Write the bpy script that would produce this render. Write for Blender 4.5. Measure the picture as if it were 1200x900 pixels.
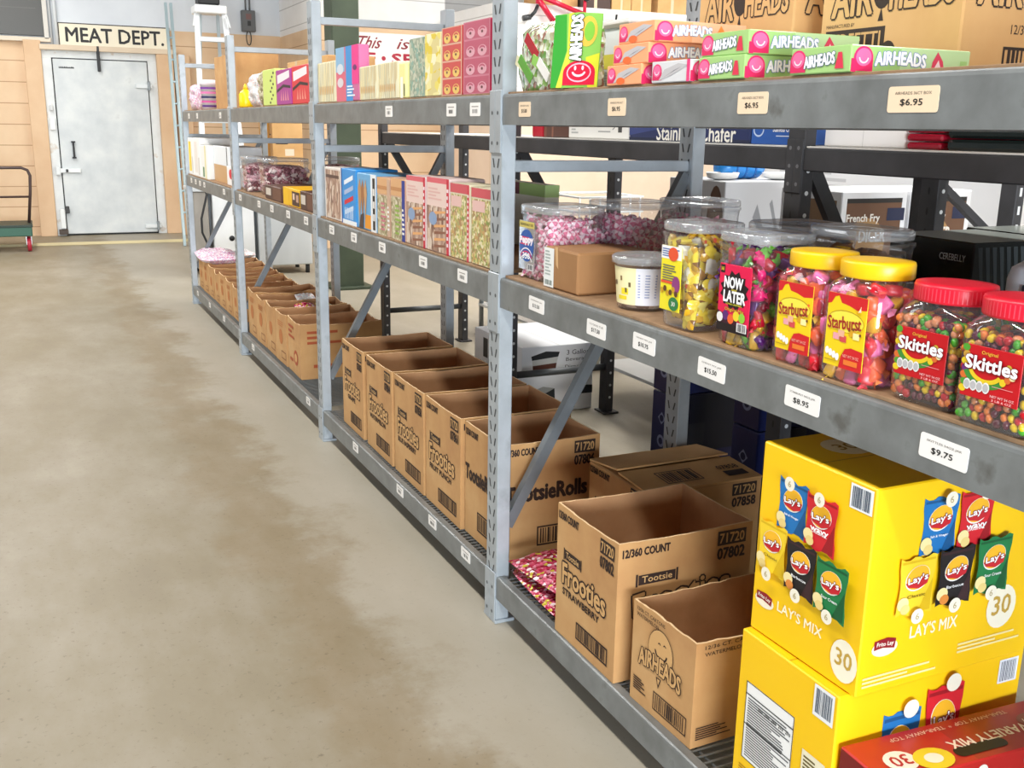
import bpy, bmesh, math, random
from math import sin, cos, pi, radians
from mathutils import Vector, Matrix, Euler, noise
SC = bpy.context.scene
for o in list(bpy.data.objects): bpy.data.objects.remove(o)
COL = SC.collection
# ---------------------------------------------------------------- camera
YAW, PIT, ROL, FPX = 0.4423, 0.2469, 0.0165, 1189.9
fw = Vector((sin(YAW)*cos(PIT), cos(YAW)*cos(PIT), -sin(PIT)))
r0 = Vector((cos(YAW), -sin(YAW), 0)); u0 = r0.cross(fw)
rr = r0*cos(ROL)+u0*sin(ROL); uu = u0*cos(ROL)-r0*sin(ROL)
cd = bpy.data.cameras.new('camera'); cam = bpy.data.objects.new('camera', cd); COL.objects.link(cam)
cd.sensor_width = 36; cd.lens = FPX/1200*36; cd.clip_start = .02; cd.clip_end = 200
cam.matrix_world = Matrix(((rr.x, uu.x, -fw.x, -1.3229), (rr.y, uu.y, -fw.y, 0), (rr.z, uu.z, -fw.z, 1.65), (0, 0, 0, 1)))
SC.camera = cam
# ---------------------------------------------------------------- light
W = bpy.data.worlds.new('world'); SC.world = W; W.use_nodes = True
W.node_tree.nodes['Background'].inputs[0].default_value = (.86, .93, 1, 1)
W.node_tree.nodes['Background'].inputs[1].default_value = .13
def area(name, loc, tgt, sx, sy, power, col=(1, 1, 1)):
    l = bpy.data.lights.new(name, 'AREA'); l.shape = 'RECTANGLE'; l.size = sx; l.size_y = sy; l.energy = power; l.color = col
    o = bpy.data.objects.new(name, l); COL.objects.link(o); o.location = loc
    o.rotation_euler = (Vector(tgt)-Vector(loc)).to_track_quat('-Z', 'Y').to_euler(); return o
for i, y in enumerate((-2.2, 1.6, 5.4, 9.2, 13)):
    area('aisle_tube_light', (-1.7, y, 4.6), (-1.7, y+.001, 0), .35, 2.6, 128, (1, .97, .92))
for i, y in enumerate((1.5, 5.5, 9.5)):
    area('far_aisle_tube_light', (2.8, y, 4.6), (2.8, y+.001, 0), .35, 2.6, 150, (1, .97, .92))
for y in (3.5, 8.5): area('hall_fill_light', (5.8, y, 4.8), (5.8, y+2.5, 0), .35, 2.6, 180, (1, .97, .93))  # added fill lamps, brighten the cooler room wall and the floor beyond
area('dock_door_daylight', (-2.6, -7, 1.15), (0, 4, 1.15), 5, 1.7, 1250, (.84, .92, 1))
area('back_bay_daylight', (-6.5, 9, 3.2), (0, 13, 1.2), 4, 3, 170, (1, 1, 1))
V = SC.view_settings; V.view_transform = 'Standard'; V.look = 'None'; V.gamma = 1; V.exposure = 0.0
try: V.use_curve_mapping = False
except Exception: pass
# ---------------------------------------------------------------- materials
MATS = {}
def lin(h):
    h = h.lstrip('#'); c = [int(h[i:i+2], 16)/255 for i in (0, 2, 4)]
    return tuple(x/12.92 if x <= .04045 else ((x+.055)/1.055)**2.4 for x in c)+(1,)
def new(name):
    m = bpy.data.materials.new(name); m.use_nodes = True; MATS[name] = m
    return m, m.node_tree.nodes, m.node_tree.links, m.node_tree.nodes['Principled BSDF']
def M(name):
    if name in MATS: return MATS[name]
    m, n, l, b = new(name); key = name.split('|'); b.inputs['Base Color'].default_value = lin(key[0])
    b.inputs['Roughness'].default_value = float(key[1]) if len(key) > 1 else .5
    if len(key) > 2: b.inputs['Metallic'].default_value = float(key[2])
    return m
def ramp(n, l, fac, stops, const=False):
    r = n.new('ShaderNodeValToRGB'); l.new(fac, r.inputs[0])
    if const: r.color_ramp.interpolation = 'CONSTANT'
    e = r.color_ramp.elements
    while len(e) < len(stops): e.new(.5)
    for i, (p, c) in enumerate(stops): e[i].position = p; e[i].color = lin(c)
    return r.outputs[0]
def texco(n, l, scale):
    t = n.new('ShaderNodeTexCoord'); mp = n.new('ShaderNodeMapping'); mp.inputs['Scale'].default_value = scale if not isinstance(scale, (int, float)) else (scale,)*3
    l.new(t.outputs['Object'], mp.inputs[0]); return mp.outputs[0]
def nz(n, l, vec, sc, det=4, rough=.55):
    t = n.new('ShaderNodeTexNoise'); t.inputs['Scale'].default_value = sc; t.inputs['Detail'].default_value = det; t.inputs['Roughness'].default_value = rough
    l.new(vec, t.inputs['Vector']); return t.outputs['Fac']
def bump(n, l, b, h, st=.2, d=.01):
    bp = n.new('ShaderNodeBump'); bp.inputs['Strength'].default_value = st; bp.inputs['Distance'].default_value = d
    l.new(h, bp.inputs['Height']); l.new(bp.outputs[0], b.inputs['Normal'])
def noisy(name, stops, sc=6, rough=.6, metal=0, det=5, st=0, scale=1, dist=.005):
    m, n, l, b = new(name); v = texco(n, l, scale); f = nz(n, l, v, sc, det)
    l.new(ramp(n, l, f, stops), b.inputs['Base Color']); b.inputs['Roughness'].default_value = rough; b.inputs['Metallic'].default_value = metal
    if st: bump(n, l, b, f, st, dist)
    return m
def mosaic(name, cols, sc=30, rough=.35, st=.4, scale=1, dist=.004):
    """crinkled, many-coloured packaged sweets / printed pictures of them"""
    m, n, l, b = new(name); v = texco(n, l, scale); t = n.new('ShaderNodeTexVoronoi'); t.inputs['Scale'].default_value = sc; l.new(v, t.inputs['Vector'])
    s = n.new('ShaderNodeSeparateColor'); l.new(t.outputs['Color'], s.inputs[0])
    k = len(cols); l.new(ramp(n, l, s.outputs[0], [(i/k, c) for i, c in enumerate(cols)], True), b.inputs['Base Color'])
    b.inputs['Roughness'].default_value = rough
    if st: bump(n, l, b, t.outputs['Distance'], st, dist)
    return m
# concrete floor: broad tone changes, wear streaks along the aisle, fine specks
m, n, l, b = new('concrete'); v = texco(n, l, 1); f1 = nz(n, l, v, .55, 6, .6); f2 = nz(n, l, texco(n, l, (1.6, .7, 1)), 2.2, 7, .65); f3 = nz(n, l, v, 45, 3, .7)
mx = n.new('ShaderNodeMath'); mx.operation = 'ADD'; l.new(f1, mx.inputs[0]); l.new(f2, mx.inputs[1])
mh = n.new('ShaderNodeMath'); mh.operation = 'MULTIPLY'; mh.inputs[1].default_value = .5; l.new(mx.outputs[0], mh.inputs[0])
c1 = ramp(n, l, mh.outputs[0], [(.28, '#867a66'), (.44, '#91866f'), (.54, '#9a907d'), (.70, '#aca492')])
c2 = ramp(n, l, f3, [(.28, '#8c7a66'), (.4, '#ffffff'), (.66, '#ffffff'), (.76, '#f0e8dc')])
mm = n.new('ShaderNodeMix'); mm.data_type = 'RGBA'; mm.blend_type = 'MULTIPLY'; mm.inputs[0].default_value = .45; l.new(c1, mm.inputs[6]); l.new(c2, mm.inputs[7])
# worn band beside the shelving: a brown traffic edge, then paler scoured concrete
tc = n.new('ShaderNodeTexCoord'); sx = n.new('ShaderNodeSeparateXYZ'); l.new(tc.outputs['Object'], sx.inputs[0])
f4 = nz(n, l, tc.outputs['Object'], 2.1, 7, .7); ma = n.new('ShaderNodeMath'); ma.operation = 'MULTIPLY_ADD'; ma.inputs[1].default_value = .9; l.new(f4, ma.inputs[0]); l.new(sx.outputs[0], ma.inputs[2])
mr = n.new('ShaderNodeMapRange'); mr.inputs[1].default_value = -1.15; mr.inputs[2].default_value = .85; l.new(ma.outputs[0], mr.inputs[0])
wear = ramp(n, l, mr.outputs[0], [(.0, '#ffffff'), (.42, '#ffffff'), (.50, '#ebdcc2'), (.56, '#f2e8d8'), (.64, '#ffffff')])
m2 = n.new('ShaderNodeMix'); m2.data_type = 'RGBA'; m2.blend_type = 'MULTIPLY'; m2.inputs[0].default_value = .55; l.new(mm.outputs[2], m2.inputs[6]); l.new(wear, m2.inputs[7])
pale = ramp(n, l, mr.outputs[0], [(.58, '#000000'), (.66, '#b0b0b0'), (.8, '#b8b8b8'), (1, '#909090')]); m3 = n.new('ShaderNodeMix'); m3.data_type = 'RGBA'; l.new(pale, m3.inputs[0]); l.new(m2.outputs[2], m3.inputs[6]); m3.inputs[7].default_value = lin('#b9b4a8')
l.new(m3.outputs[2], b.inputs['Base Color']); b.inputs['Roughness'].default_value = .5; bump(n, l, b, f3, .06, .003)
noisy('kraft', [(.3, '#b48555'), (.5, '#c0935f'), (.7, '#c99f6b')], 5, .8)
noisy('brace_steel', [(.3, '#6c7276'), (.7, '#7c8388')], 8, .4, .3)
noisy('kraft_dark', [(.3, '#93683f'), (.7, '#a3774b')], 5, .75)
noisy('kraft_in', [(.3, '#a97b52'), (.5, '#b98a60'), (.7, '#c2946a')], 7, .85)
noisy('kraft_pale', [(.3, '#c99a62'), (.7, '#d8ae76')], 4, .8)
M('#e0bf92|.8'); M('#2e1c14|.7')
noisy('rack_beam', [(.3, '#6e7170'), (.5, '#7c7f7f'), (.62, '#848888'), (.72, '#666663')], 9, .42, .25, 6)
noisy('rack_post', [(.3, '#a2a9ae'), (.6, '#b0b8be'), (.75, '#9aa1a6')], 8, .38, .3)
noisy('dark_steel', [(.3, '#38383a'), (.7, '#48474a')], 6, .5, .2)
noisy('green_column', [(.3, '#34402f'), (.6, '#3f4b38'), (.8, '#4a5542')], 5, .6)
noisy('chipboard', [(.3, '#8a6c4e'), (.6, '#9c7c5c'), (.8, '#a98a68')], 30, .8, 0, 6, 0, (1, 1, 1))
noisy('door_white', [(.3, '#c6ccce'), (.5, '#d2d7d8'), (.68, '#dde1e0'), (.8, '#c2c6c5')], 3.5, .45, .0, 7)
noisy('frame_rust', [(.3, '#d9dcdc'), (.6, '#e2e6e6'), (.74, '#c8b8a4'), (.85, '#a06a44')], 6, .6, 0, 8)
noisy('stainless', [(.3, '#c4c9cc'), (.6, '#d4d8da'), (.75, '#e4e8e9')], 2.2, .35, .25, 3, 0, (1, 1, .25))
noisy('appliance_white', [(.3, '#dfe2e4'), (.7, '#f0f2f3')], 2, .3)
noisy('grey_panel', [(.3, '#8f8a82'), (.7, '#a29c94')], 3, .6)
def siding(name, base, groove, pitch, axis='Z', off=0.0):
    m, n, l, b = new(name); t = n.new('ShaderNodeTexCoord'); s = n.new('ShaderNodeSeparateXYZ'); l.new(t.outputs['Object'], s.inputs[0])
    a = n.new('ShaderNodeMath'); a.operation = 'MODULO'; ad = n.new('ShaderNodeMath'); ad.inputs[1].default_value = 50+off; l.new(s.outputs[axis], ad.inputs[0]); l.new(ad.outputs[0], a.inputs[0]); a.inputs[1].default_value = pitch
    c = n.new('ShaderNodeMath'); c.operation = 'LESS_THAN'; c.inputs[1].default_value = .012; l.new(a.outputs[0], c.inputs[0])
    f = nz(n, l, t.outputs['Object'], 3, 5); col = ramp(n, l, f, [(.3, base[0]), (.7, base[1])])
    mm = n.new('ShaderNodeMix'); mm.data_type = 'RGBA'; l.new(c.outputs[0], mm.inputs[0]); l.new(col, mm.inputs[6]); mm.inputs[7].default_value = lin(groove)
    l.new(mm.outputs[2], b.inputs['Base Color']); b.inputs['Roughness'].default_value = .7
siding('tan_siding', ('#dcbb97', '#e4c7a4'), '#b58f6c', .285)
siding('pale_siding', ('#e9e7e4', '#f1f0ee'), '#bdbbb8', .285)
siding('tan_vertical', ('#e6cdb6', '#ecd6c0'), '#c9aa8c', 1.22, 'Y')
noisy('upper_wall', [(.3, '#d5dae0'), (.7, '#e0e5ea')], 1.5, .8)
noisy('tan_paint', [(.3, '#d5b18c'), (.7, '#e0c09c')], 2.5, .7)
# clear plastic: mostly see-through, bright where it turns away from the eye
def clear(name, tint, fac, rough=.06, milk=.03):
    m, n, l, b = new(name); n.remove(b); out = n['Material Output']; tr = n.new('ShaderNodeBsdfTransparent'); tr.inputs[0].default_value = tint
    g = n.new('ShaderNodeBsdfGlossy'); g.inputs['Roughness'].default_value = rough; lw = n.new('ShaderNodeLayerWeight'); lw.inputs[0].default_value = fac
    mul = n.new('ShaderNodeMath'); mul.operation = 'MULTIPLY_ADD'; mul.inputs[1].default_value = .6; mul.inputs[2].default_value = .035; l.new(lw.outputs['Facing'], mul.inputs[0])
    mx = n.new('ShaderNodeMixShader'); l.new(mul.outputs[0], mx.inputs[0]); l.new(tr.outputs[0], mx.inputs[1]); l.new(g.outputs[0], mx.inputs[2]); df = n.new('ShaderNodeBsdfDiffuse'); df.inputs[0].default_value = (.95, .96, .97, 1); m2 = n.new('ShaderNodeMixShader'); m2.inputs[0].default_value = milk
    l.new(mx.outputs[0], m2.inputs[1]); l.new(df.outputs[0], m2.inputs[2]); l.new(m2.outputs[0], out.inputs[0])
clear('clear_plastic', (.95, .96, .97, 1), .25)
clear('clear_lid', (.90, .92, .94, 1), .45, .12, .16)
mosaic('pink_bag', ['#b02048', '#d9849a', '#7a1028', '#c23a5c', '#f0dce0', '#a01838', '#8a1430', '#d05a78', '#c8b43c'], 80, .25, .6, 1, .006)
mosaic('pinkwhite_bag', ['#f3e6ee', '#e7b9cf', '#f7f2f4', '#d58bb0', '#efdfe6', '#c7a7c9'], 90, .3, .6, 1, .006)
mosaic('white_bag', ['#f0eeec', '#dcdcde', '#f7f5f2', '#c9cbd0', '#e8c9c4'], 80, .3, .6, 1, .006)
mosaic('green_bag', ['#a9bf84', '#86ab58', '#dfe2d0', '#8a7a58', '#6a9a4c', '#c9cdb8', '#9a6a58', '#d4dccc', '#b8b48c'], 60, .2, .6, 1, .008)
mosaic('gold_wrap', ['#d9a520', '#efd13a', '#8a5a1c', '#f4e27a', '#b8801e', '#5c3a22'], 40, .22, .5, 1, .006)
mosaic('pale_print', ['#d9d3b4', '#e6e0c2', '#cfc7a6', '#e9dcae', '#d8c79a'], 60, .6, 0, (1, 1, .12))
mosaic('brown_print', ['#9c7a66', '#c3a690', '#7d5c4c', '#d8c4b2', '#a98676'], 60, .5, 0, (1, 1, .4))
mosaic('green_print', ['#98a08c', '#b2b8a0', '#7e9480', '#c2c3ae', '#8aa898'], 80, .55, 0)
mosaic('yellow_print', ['#e4d36a', '#e9de9c', '#dcc33f', '#ece6c0', '#d7c88a'], 40, .55, 0, (1, .6, 1))
mosaic('herb_print', ['#a8a066', '#c9c07a', '#8a9650', '#d9caa0', '#c09a62', '#e3d9b4', '#a8845c'], 95, .5, 0)
mosaic('tan_bag', ['#c9bfa0', '#a99c7c', '#ded6bd', '#b8b08a', '#8f845f'], 70, .35, .4)
mosaic('dark_candy', ['#7d3b46', '#a86a70', '#5c2731', '#c79a9a', '#8f4a54', '#d7b9b6'], 90, .3, .5)
mosaic('fruit_core', ['#8f1f2a', '#b03a3a', '#6c1822', '#c98a3a', '#7a2440'], 60, .4, .5)
mosaic('rainbow_core', ['#6a2030', '#a83838', '#3e6a28', '#c9a428', '#c46a34', '#3d1a26', '#8a2a34'], 85, .3, .6)
mosaic('mint_core', ['#d98aa4', '#f2dbe2', '#c2587c', '#f7eef0', '#e3a9bb'], 60, .3, .6)
mosaic('chew_core', ['#a01e3c', '#6a2a78', '#c8a02c', '#3f8a3c', '#7c1830', '#d04a70'], 40, .3, .5)
# ---------------------------------------------------------------- mesh building
FONT = {}
def glyphs(s):
    k = s
    if k not in FONT:
        c = bpy.data.curves.new('t', 'FONT'); c.body = s; c.size = 1; c.resolution_u = 2; c.fill_mode = 'FRONT'
        o = bpy.data.objects.new('t', c); me = bpy.data.meshes.new_from_object(o)
        vs = [(v.co.x, v.co.y) for v in me.vertices]; fs = [tuple(p.vertices) for p in me.polygons]
        bpy.data.objects.remove(o); bpy.data.curves.remove(c); bpy.data.meshes.remove(me)
        FONT[k] = (vs, fs)
    return FONT[k]
class MB:
    def __init__(s): s.v = []; s.f = []; s.m = []; s.s = []
    def add(s, vs, fs, mat, smooth=False):
        b = len(s.v); s.v += [tuple(p) for p in vs]
        for i, f in enumerate(fs):
            s.f.append(tuple(b+j for j in f)); s.m.append(mat if isinstance(mat, str) else mat[i]); s.s.append(smooth)
        return s
    def box(s, a, b, mat, c=.003):
        lo, hi = a, b; vs = []; ix = {}
        for sx in (0, 1):
            for sy in (0, 1):
                for sz in (0, 1):
                    for ax in range(3):
                        p = []
                        for k, q in enumerate((sx, sy, sz)):
                            e = hi[k] if q else lo[k]
                            p.append(e if k == ax else e+(-c if q else c))
                        ix[(sx, sy, sz, ax)] = len(vs); vs.append(p)
        fs = []
        for ax in range(3):
            o1, o2 = [k for k in range(3) if k != ax]
            for t in (0, 1):
                q = []
                for (i, j) in ((0, 0), (1, 0), (1, 1), (0, 1)):
                    e = [0, 0, 0]; e[ax] = t; e[o1] = i; e[o2] = j; q.append(ix[(e[0], e[1], e[2], ax)])
                fs.append(q if (t == 1) ^ (ax == 1) else q[::-1])
            for i in (0, 1):
                for j in (0, 1):
                    q = []
                    for t, a2 in ((0, o1), (1, o1), (1, o2), (0, o2)):
                        e = [0, 0, 0]; e[ax] = t; e[o1] = i; e[o2] = j; q.append(ix[(e[0], e[1], e[2], a2)])
                    fs.append(q)
        for sx in (0, 1):
            for sy in (0, 1):
                for sz in (0, 1): fs.append([ix[(sx, sy, sz, k)] for k in range(3)])
        return s.add(vs, fs, mat)
    def tube(s, path, r, mat, n=8, caps=True):
        P = [Vector(p) for p in path]; vs = []; fs = []; prev = None
        for i, p in enumerate(P):
            t = (P[min(i+1, len(P)-1)]-P[max(i-1, 0)]).normalized()
            if prev is None: a = t.orthogonal().normalized()
            else: a = (prev-t*prev.dot(t)).normalized()
            prev = a; b = t.cross(a); rad = r[i] if isinstance(r, (list, tuple)) else r
            vs += [p+a*rad*cos(2*pi*k/n)+b*rad*sin(2*pi*k/n) for k in range(n)]
        for i in range(len(P)-1):
            for k in range(n): fs.append((i*n+k, i*n+(k+1) % n, (i+1)*n+(k+1) % n, (i+1)*n+k))
        if caps: fs += [tuple(range(n))[::-1], tuple((len(P)-1)*n+k for k in range(n))]
        return s.add(vs, fs, mat, n > 5)
    def rings(s, prof, cx, cy, mat, n=32, ax=1, ay=1, cap0=True, cap1=True, smooth=True):
        """stack of super-ellipse rings: (half size, z, exponent)"""
        vs = []; fs = []
        for (a, z, e) in prof:
            for k in range(n):
                t = 2*pi*(k+.5)/n; c_, s_ = cos(t), sin(t)
                q = (abs(c_)**e+abs(s_)**e)**(-1/e)
                vs.append((cx+a*ax*c_*q, cy+a*ay*s_*q, z))
        for i in range(len(prof)-1):
            for k in range(n): fs.append((i*n+k, i*n+(k+1) % n, (i+1)*n+(k+1) % n, (i+1)*n+k))
        if cap0: fs.append(tuple(range(n))[::-1])
        if cap1: fs.append(tuple((len(prof)-1)*n+k for k in range(n)))
        return s.add(vs, fs, mat, smooth)
    def bar(s, p, q, w, t, mat, up=(0, 1, 0)):
        """rectangular bar from p to q"""
        p = Vector(p); q = Vector(q); d = (q-p).normalized(); a = Vector(up); a = (a-d*a.dot(d)).normalized(); b = d.cross(a)
        vs = [e+a*(w/2*i)+b*(t/2*j) for e in (p, q) for (i, j) in ((-1, -1), (1, -1), (1, 1), (-1, 1))]
        return s.add(vs, [(0, 3, 2, 1), (4, 5, 6, 7), (0, 1, 5, 4), (1, 2, 6, 5), (2, 3, 7, 6), (3, 0, 4, 7)], mat)
    def build(s, name, parent=None, loc=(0, 0, 0), rotz=0):
        me = bpy.data.meshes.new(name); me.from_pydata(s.v, [], s.f)
        ms = list(dict.fromkeys(s.m)); ix = {k: i for i, k in enumerate(ms)}
        for k in ms: me.materials.append(M(k))
        me.polygons.foreach_set('material_index', [ix[k] for k in s.m]); me.polygons.foreach_set('use_smooth', s.s); me.update()
        o = bpy.data.objects.new(name, me); COL.objects.link(o); o.location = loc; o.rotation_euler = (0, 0, rotz)
        if parent: o.parent = parent
        return o
class Fr:
    """a flat printed side: origin, right and up directions, in metres"""
    def __init__(s, mb, o, U, V): s.mb = mb; s.o = Vector(o); s.U = Vector(U).normalized(); s.V = Vector(V).normalized(); s.N = s.U.cross(s.V); s.k = 0
    def p(s, u, v, l): return s.o+s.U*u+s.V*v+s.N*(l*.0004+s.k*.000008)
    def poly(s, pts, mat, l=1):
        s.k += 1; s.mb.add([s.p(u, v, l) for u, v in pts], [tuple(range(len(pts)))], mat)
    def rect(s, u0, v0, u1, v1, mat, l=1): s.poly([(u0, v0), (u1, v0), (u1, v1), (u0, v1)], mat, l)
    def ell(s, cu, cv, ru, rv, mat, l=1, n=20, rot=0):
        c_, s_ = cos(rot), sin(rot)
        s.poly([(cu+ru*cos(2*pi*k/n)*c_-rv*sin(2*pi*k/n)*s_, cv+ru*cos(2*pi*k/n)*s_+rv*sin(2*pi*k/n)*c_) for k in range(n)], mat, l)
    def arc(s, cu, cv, ru, rv, t, mat, l=1, a0=0, a1=360, n=20):
        vs = []; fs = []; s.k += 1
        for k in range(n+1):
            a = radians(a0+(a1-a0)*k/n)
            vs += [s.p(cu+ru*cos(a), cv+rv*sin(a), l), s.p(cu+(ru-t)*cos(a), cv+(rv-t)*sin(a), l)]
            if k: fs.append((2*k-2, 2*k, 2*k+1, 2*k-1))
        s.mb.add(vs, fs, mat)
    def frame(s, u0, v0, u1, v1, t, mat, l=1):
        s.rect(u0, v0, u1, v0+t, mat, l); s.rect(u0, v1-t, u1, v1, mat, l); s.rect(u0, v0+t, u0+t, v1-t, mat, l); s.rect(u1-t, v0+t, u1, v1-t, mat, l)
    def text(s, t, cu, cv, w, h, mat, l=1, bold=0.0, shear=0, rot=0, arch=0):
        ref, fs = glyphs(t); vs = ref; s.k += 1
        x0 = min(p[0] for p in ref); x1 = max(p[0] for p in ref); y0 = min(p[1] for p in ref); y1 = max(p[1] for p in ref)
        c_, s_ = cos(rot), sin(rot); base = []
        for x, y in vs:
            a = (x-x0)/(x1-x0)-.5; b = (y-y0)/max(y1-y0, 1e-6)-.5
            pu = a*w+b*h*shear; pv = b*h+arch*(1-4*a*a)
            base.append((cu+pu*c_-pv*s_, cv+pu*s_+pv*c_))
        g = h*bold; k = 1 if bold <= .004 else 4 if bold < .035 else 8      # heavier lettering: the outline repeated round a small circle
        for j in range(k):
            e, f_ = (g*cos(2*pi*j/k+.4), g*sin(2*pi*j/k+.4)) if k > 1 else (0, 0)
            s.mb.add([s.p(u+e, v+f_, l+.1*j) for u, v in base], fs, mat)
    def otext(s, t, cu, cv, w, h, dark, light, l=1, b1=.09, b2=.03, **k):
        s.text(t, cu, cv, w, h, dark, l, b1, **k); s.text(t, cu, cv, w, h, light, l+1, b2, **k)
    def bars(s, u0, v0, u1, v1, mat, l=1, n=14, seed=1, vert=True):
        R = random.Random(seed); L = (u1-u0) if vert else (v1-v0)
        for i in range(n):
            a = (i+.15)/n*L; b_ = a+L/n*R.uniform(.25, .8)
            if vert: s.rect(u0+a, v0, u0+b_, v1, mat, l)
            else: s.rect(u0, v0+a, u0+(u1-u0)*R.uniform(.55, 1), v0+a+L/n*.5, mat, l)
def aisle(mb, x0, y0, z0, dy): return Fr(mb, (x0, y0+dy, z0), (0, -1, 0), (0, 0, 1))
def near(mb, x0, y0, z0): return Fr(mb, (x0, y0, z0), (1, 0, 0), (0, 0, 1))
def top(mb, x0, y0, z1): return Fr(mb, (x0, y0, z1), (1, 0, 0), (0, 1, 0))
def tag(o, label, cat, group=None, kind=None):
    if label: o['label'] = label
    if cat: o['category'] = cat
    if group: o['group'] = group
    if kind: o['kind'] = kind
    return o
def thing(name, label, cat, loc=(0, 0, 0), rotz=0, group=None):
    o = bpy.data.objects.new(name, None); COL.objects.link(o); o.location = loc; o.rotation_euler = (0, 0, rotz); o.empty_display_size = .05
    return tag(o, label, cat, group)
def solo(mb, name, label, cat, loc=(0, 0, 0), rotz=0, group=None): return tag(mb.build(name, None, loc, rotz), label, cat, group)
def struct(mb, name, parent=None):
    o = mb.build(name, parent)
    if not parent: o['kind'] = 'structure'
    return o
INK = '#2e1c14|.7'
# ================================================================ the room
mb = MB(); mb.box((-9, -8, -.12), (9, 16.3, 0), 'concrete', .001); struct(mb, 'floor')
mb = MB(); mb.box((-9, 16.2, 0), (-.98, 16.4, 2.72), 'tan_siding', .001); mb.box((.6, 16.2, 0), (2.36, 16.4, 2.94), 'tan_siding', .001)
mb.box((-.98, 16.25, 0), (.6, 16.4, 2.66), 'tan_paint', .001)
mb.box((-9, 16.2, 2.72), (-.98, 16.4, 4.6), 'upper_wall', .001); mb.box((-.98, 16.2, 2.66), (.6, 16.4, 4.6), 'upper_wall', .001); mb.box((.6, 16.2, 2.94), (2.36, 16.4, 4.6), 'upper_wall', .001)
struct(mb, 'wall_back')
mb = MB(); mb.box((2.36, 13.8, 0), (2.56, 16.4, 2.93), 'tan_siding', .001); mb.box((2.36, 13.8, 2.93), (2.56, 16.4, 4.6), 'pale_siding', .001); struct(mb, 'wall_right')
mb = MB(); mb.box((2.56, 13.8, 0), (4.1, 14.0, 2.93), 'tan_siding', .001); mb.box((2.56, 13.8, 2.93), (4.1, 14.0, 4.6), 'pale_siding', .001); struct(mb, 'wall_recess')
mb = MB(); mb.box((4.1, 12.0, 0), (9.4, 14.0, 1.75), 'tan_vertical', .001); mb.box((4.1, 12.0, 1.75), (9.4, 14.0, 3.15), 'pale_siding', .001); struct(mb, 'wall_cooler')
mb = MB(); mb.box((4.1, 16.2, 0), (14, 16.4, 6.5), 'pale_siding', .001); mb.box((9.4, -3, 0), (9.6, 16.2, 6.5), 'pale_siding', .001); struct(mb, 'wall_hall')
mb = MB(); mb.box((-9, 15.2, 0), (.75, 16.2, .035), 'concrete', .004); mb.box((-9, 15.16, 0), (.75, 15.2, .037), '#d9cba0|.7', .003); struct(mb, 'trim_1')          # low kerb before the door
# cold room door
mb = MB(); mb.box((-.98, 16.12, .035), (-.86, 16.26, 2.5), 'frame_rust', .004); mb.box((.41, 16.12, .035), (.53, 16.26, 2.5), 'frame_rust', .004); mb.box((-.98, 16.13, 2.5), (.53, 16.26, 2.62), 'frame_rust', .004)
mb.box((-.87, 16.16, .03), (.42, 16.25, 2.51), '#14171a', .001)
fr = struct(mb, 'trim_2')
mb = MB(); mb.box((-.845, 16.1, .06), (.395, 16.2, 2.485), 'door_white', .006)
F = near(mb, -.845, 16.1, .06); F.rect(.07, 2.30, .27, 2.315, '#2b2f33'); F.bars(.07, 2.315, .27, 2.325, '#2b2f33', 1, 9, 3)
dr = struct(mb, 'door_1')
mb = MB(); mb.box((-.685, 16.06, 1.14), (-.66, 16.1, 1.36), '#17181a', .004); mb.box((-.7, 16.055, 1.13), (-.645, 16.1, 1.15), '#17181a', .003); mb.box((-.7, 16.055, 1.35), (-.645, 16.1, 1.37), '#17181a', .003); mb.build('pull_handle', dr)
mb = MB(); mb.box((-.27, 16.04, 2.33), (-.23, 16.1, 2.62), '#26282a', .006); mb.box((-.265, 16.03, 2.56), (-.235, 16.06, 2.67), '#26282a', .004); mb.build('top_latch', dr)
for z in (2.12, .12):
    mb = MB(); mb.box((.22, 16.06, z), (.45, 16.1, z+.06), '#e4e9ea|.4', .006); mb.box((.385, 16.04, z-.03), (.42, 16.1, z+.1), '#8e9496|.4|.6', .004); mb.build('hinge', dr)
mb = MB(); mb.box((-.93, 16.06, .93), (-.6, 16.1, .99), '#e8ecec|.4', .006); mb.box((-.93, 16.05, .9), (-.87, 16.11, 1.02), '#dfe3e3|.4', .006); mb.box((-.8, 16.03, .94), (-.77, 16.07, .98), '#222', .003) if 0 else mb.box((-.8, 16.03, .94), (-.77, 16.07, .98), '#222222', .003); mb.build('side_latch', dr)
mb = MB(); mb.box((-.95, 16.08, 1.52), (-.88, 16.12, 1.68), '#e6e8e8|.5', .004); mb.box((-.94, 16.07, 1.78), (-.89, 16.12, 1.86), '#d4d6d6|.5', .01); mb.build('switch_plate', fr)
mb = MB(); mb.box((-.93, 16.02, .14), (-.86, 16.11, .42), '#e9eceb|.4', .01); mb.box((-.86, 16.03, .36), (-.8, 16.08, .46), '#3a3a3a', .006); mb.box((-.96, 16.0, .06), (-.84, 16.11, .13), '#4c3f36', .006); mb.build('floor_latch', fr)
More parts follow.
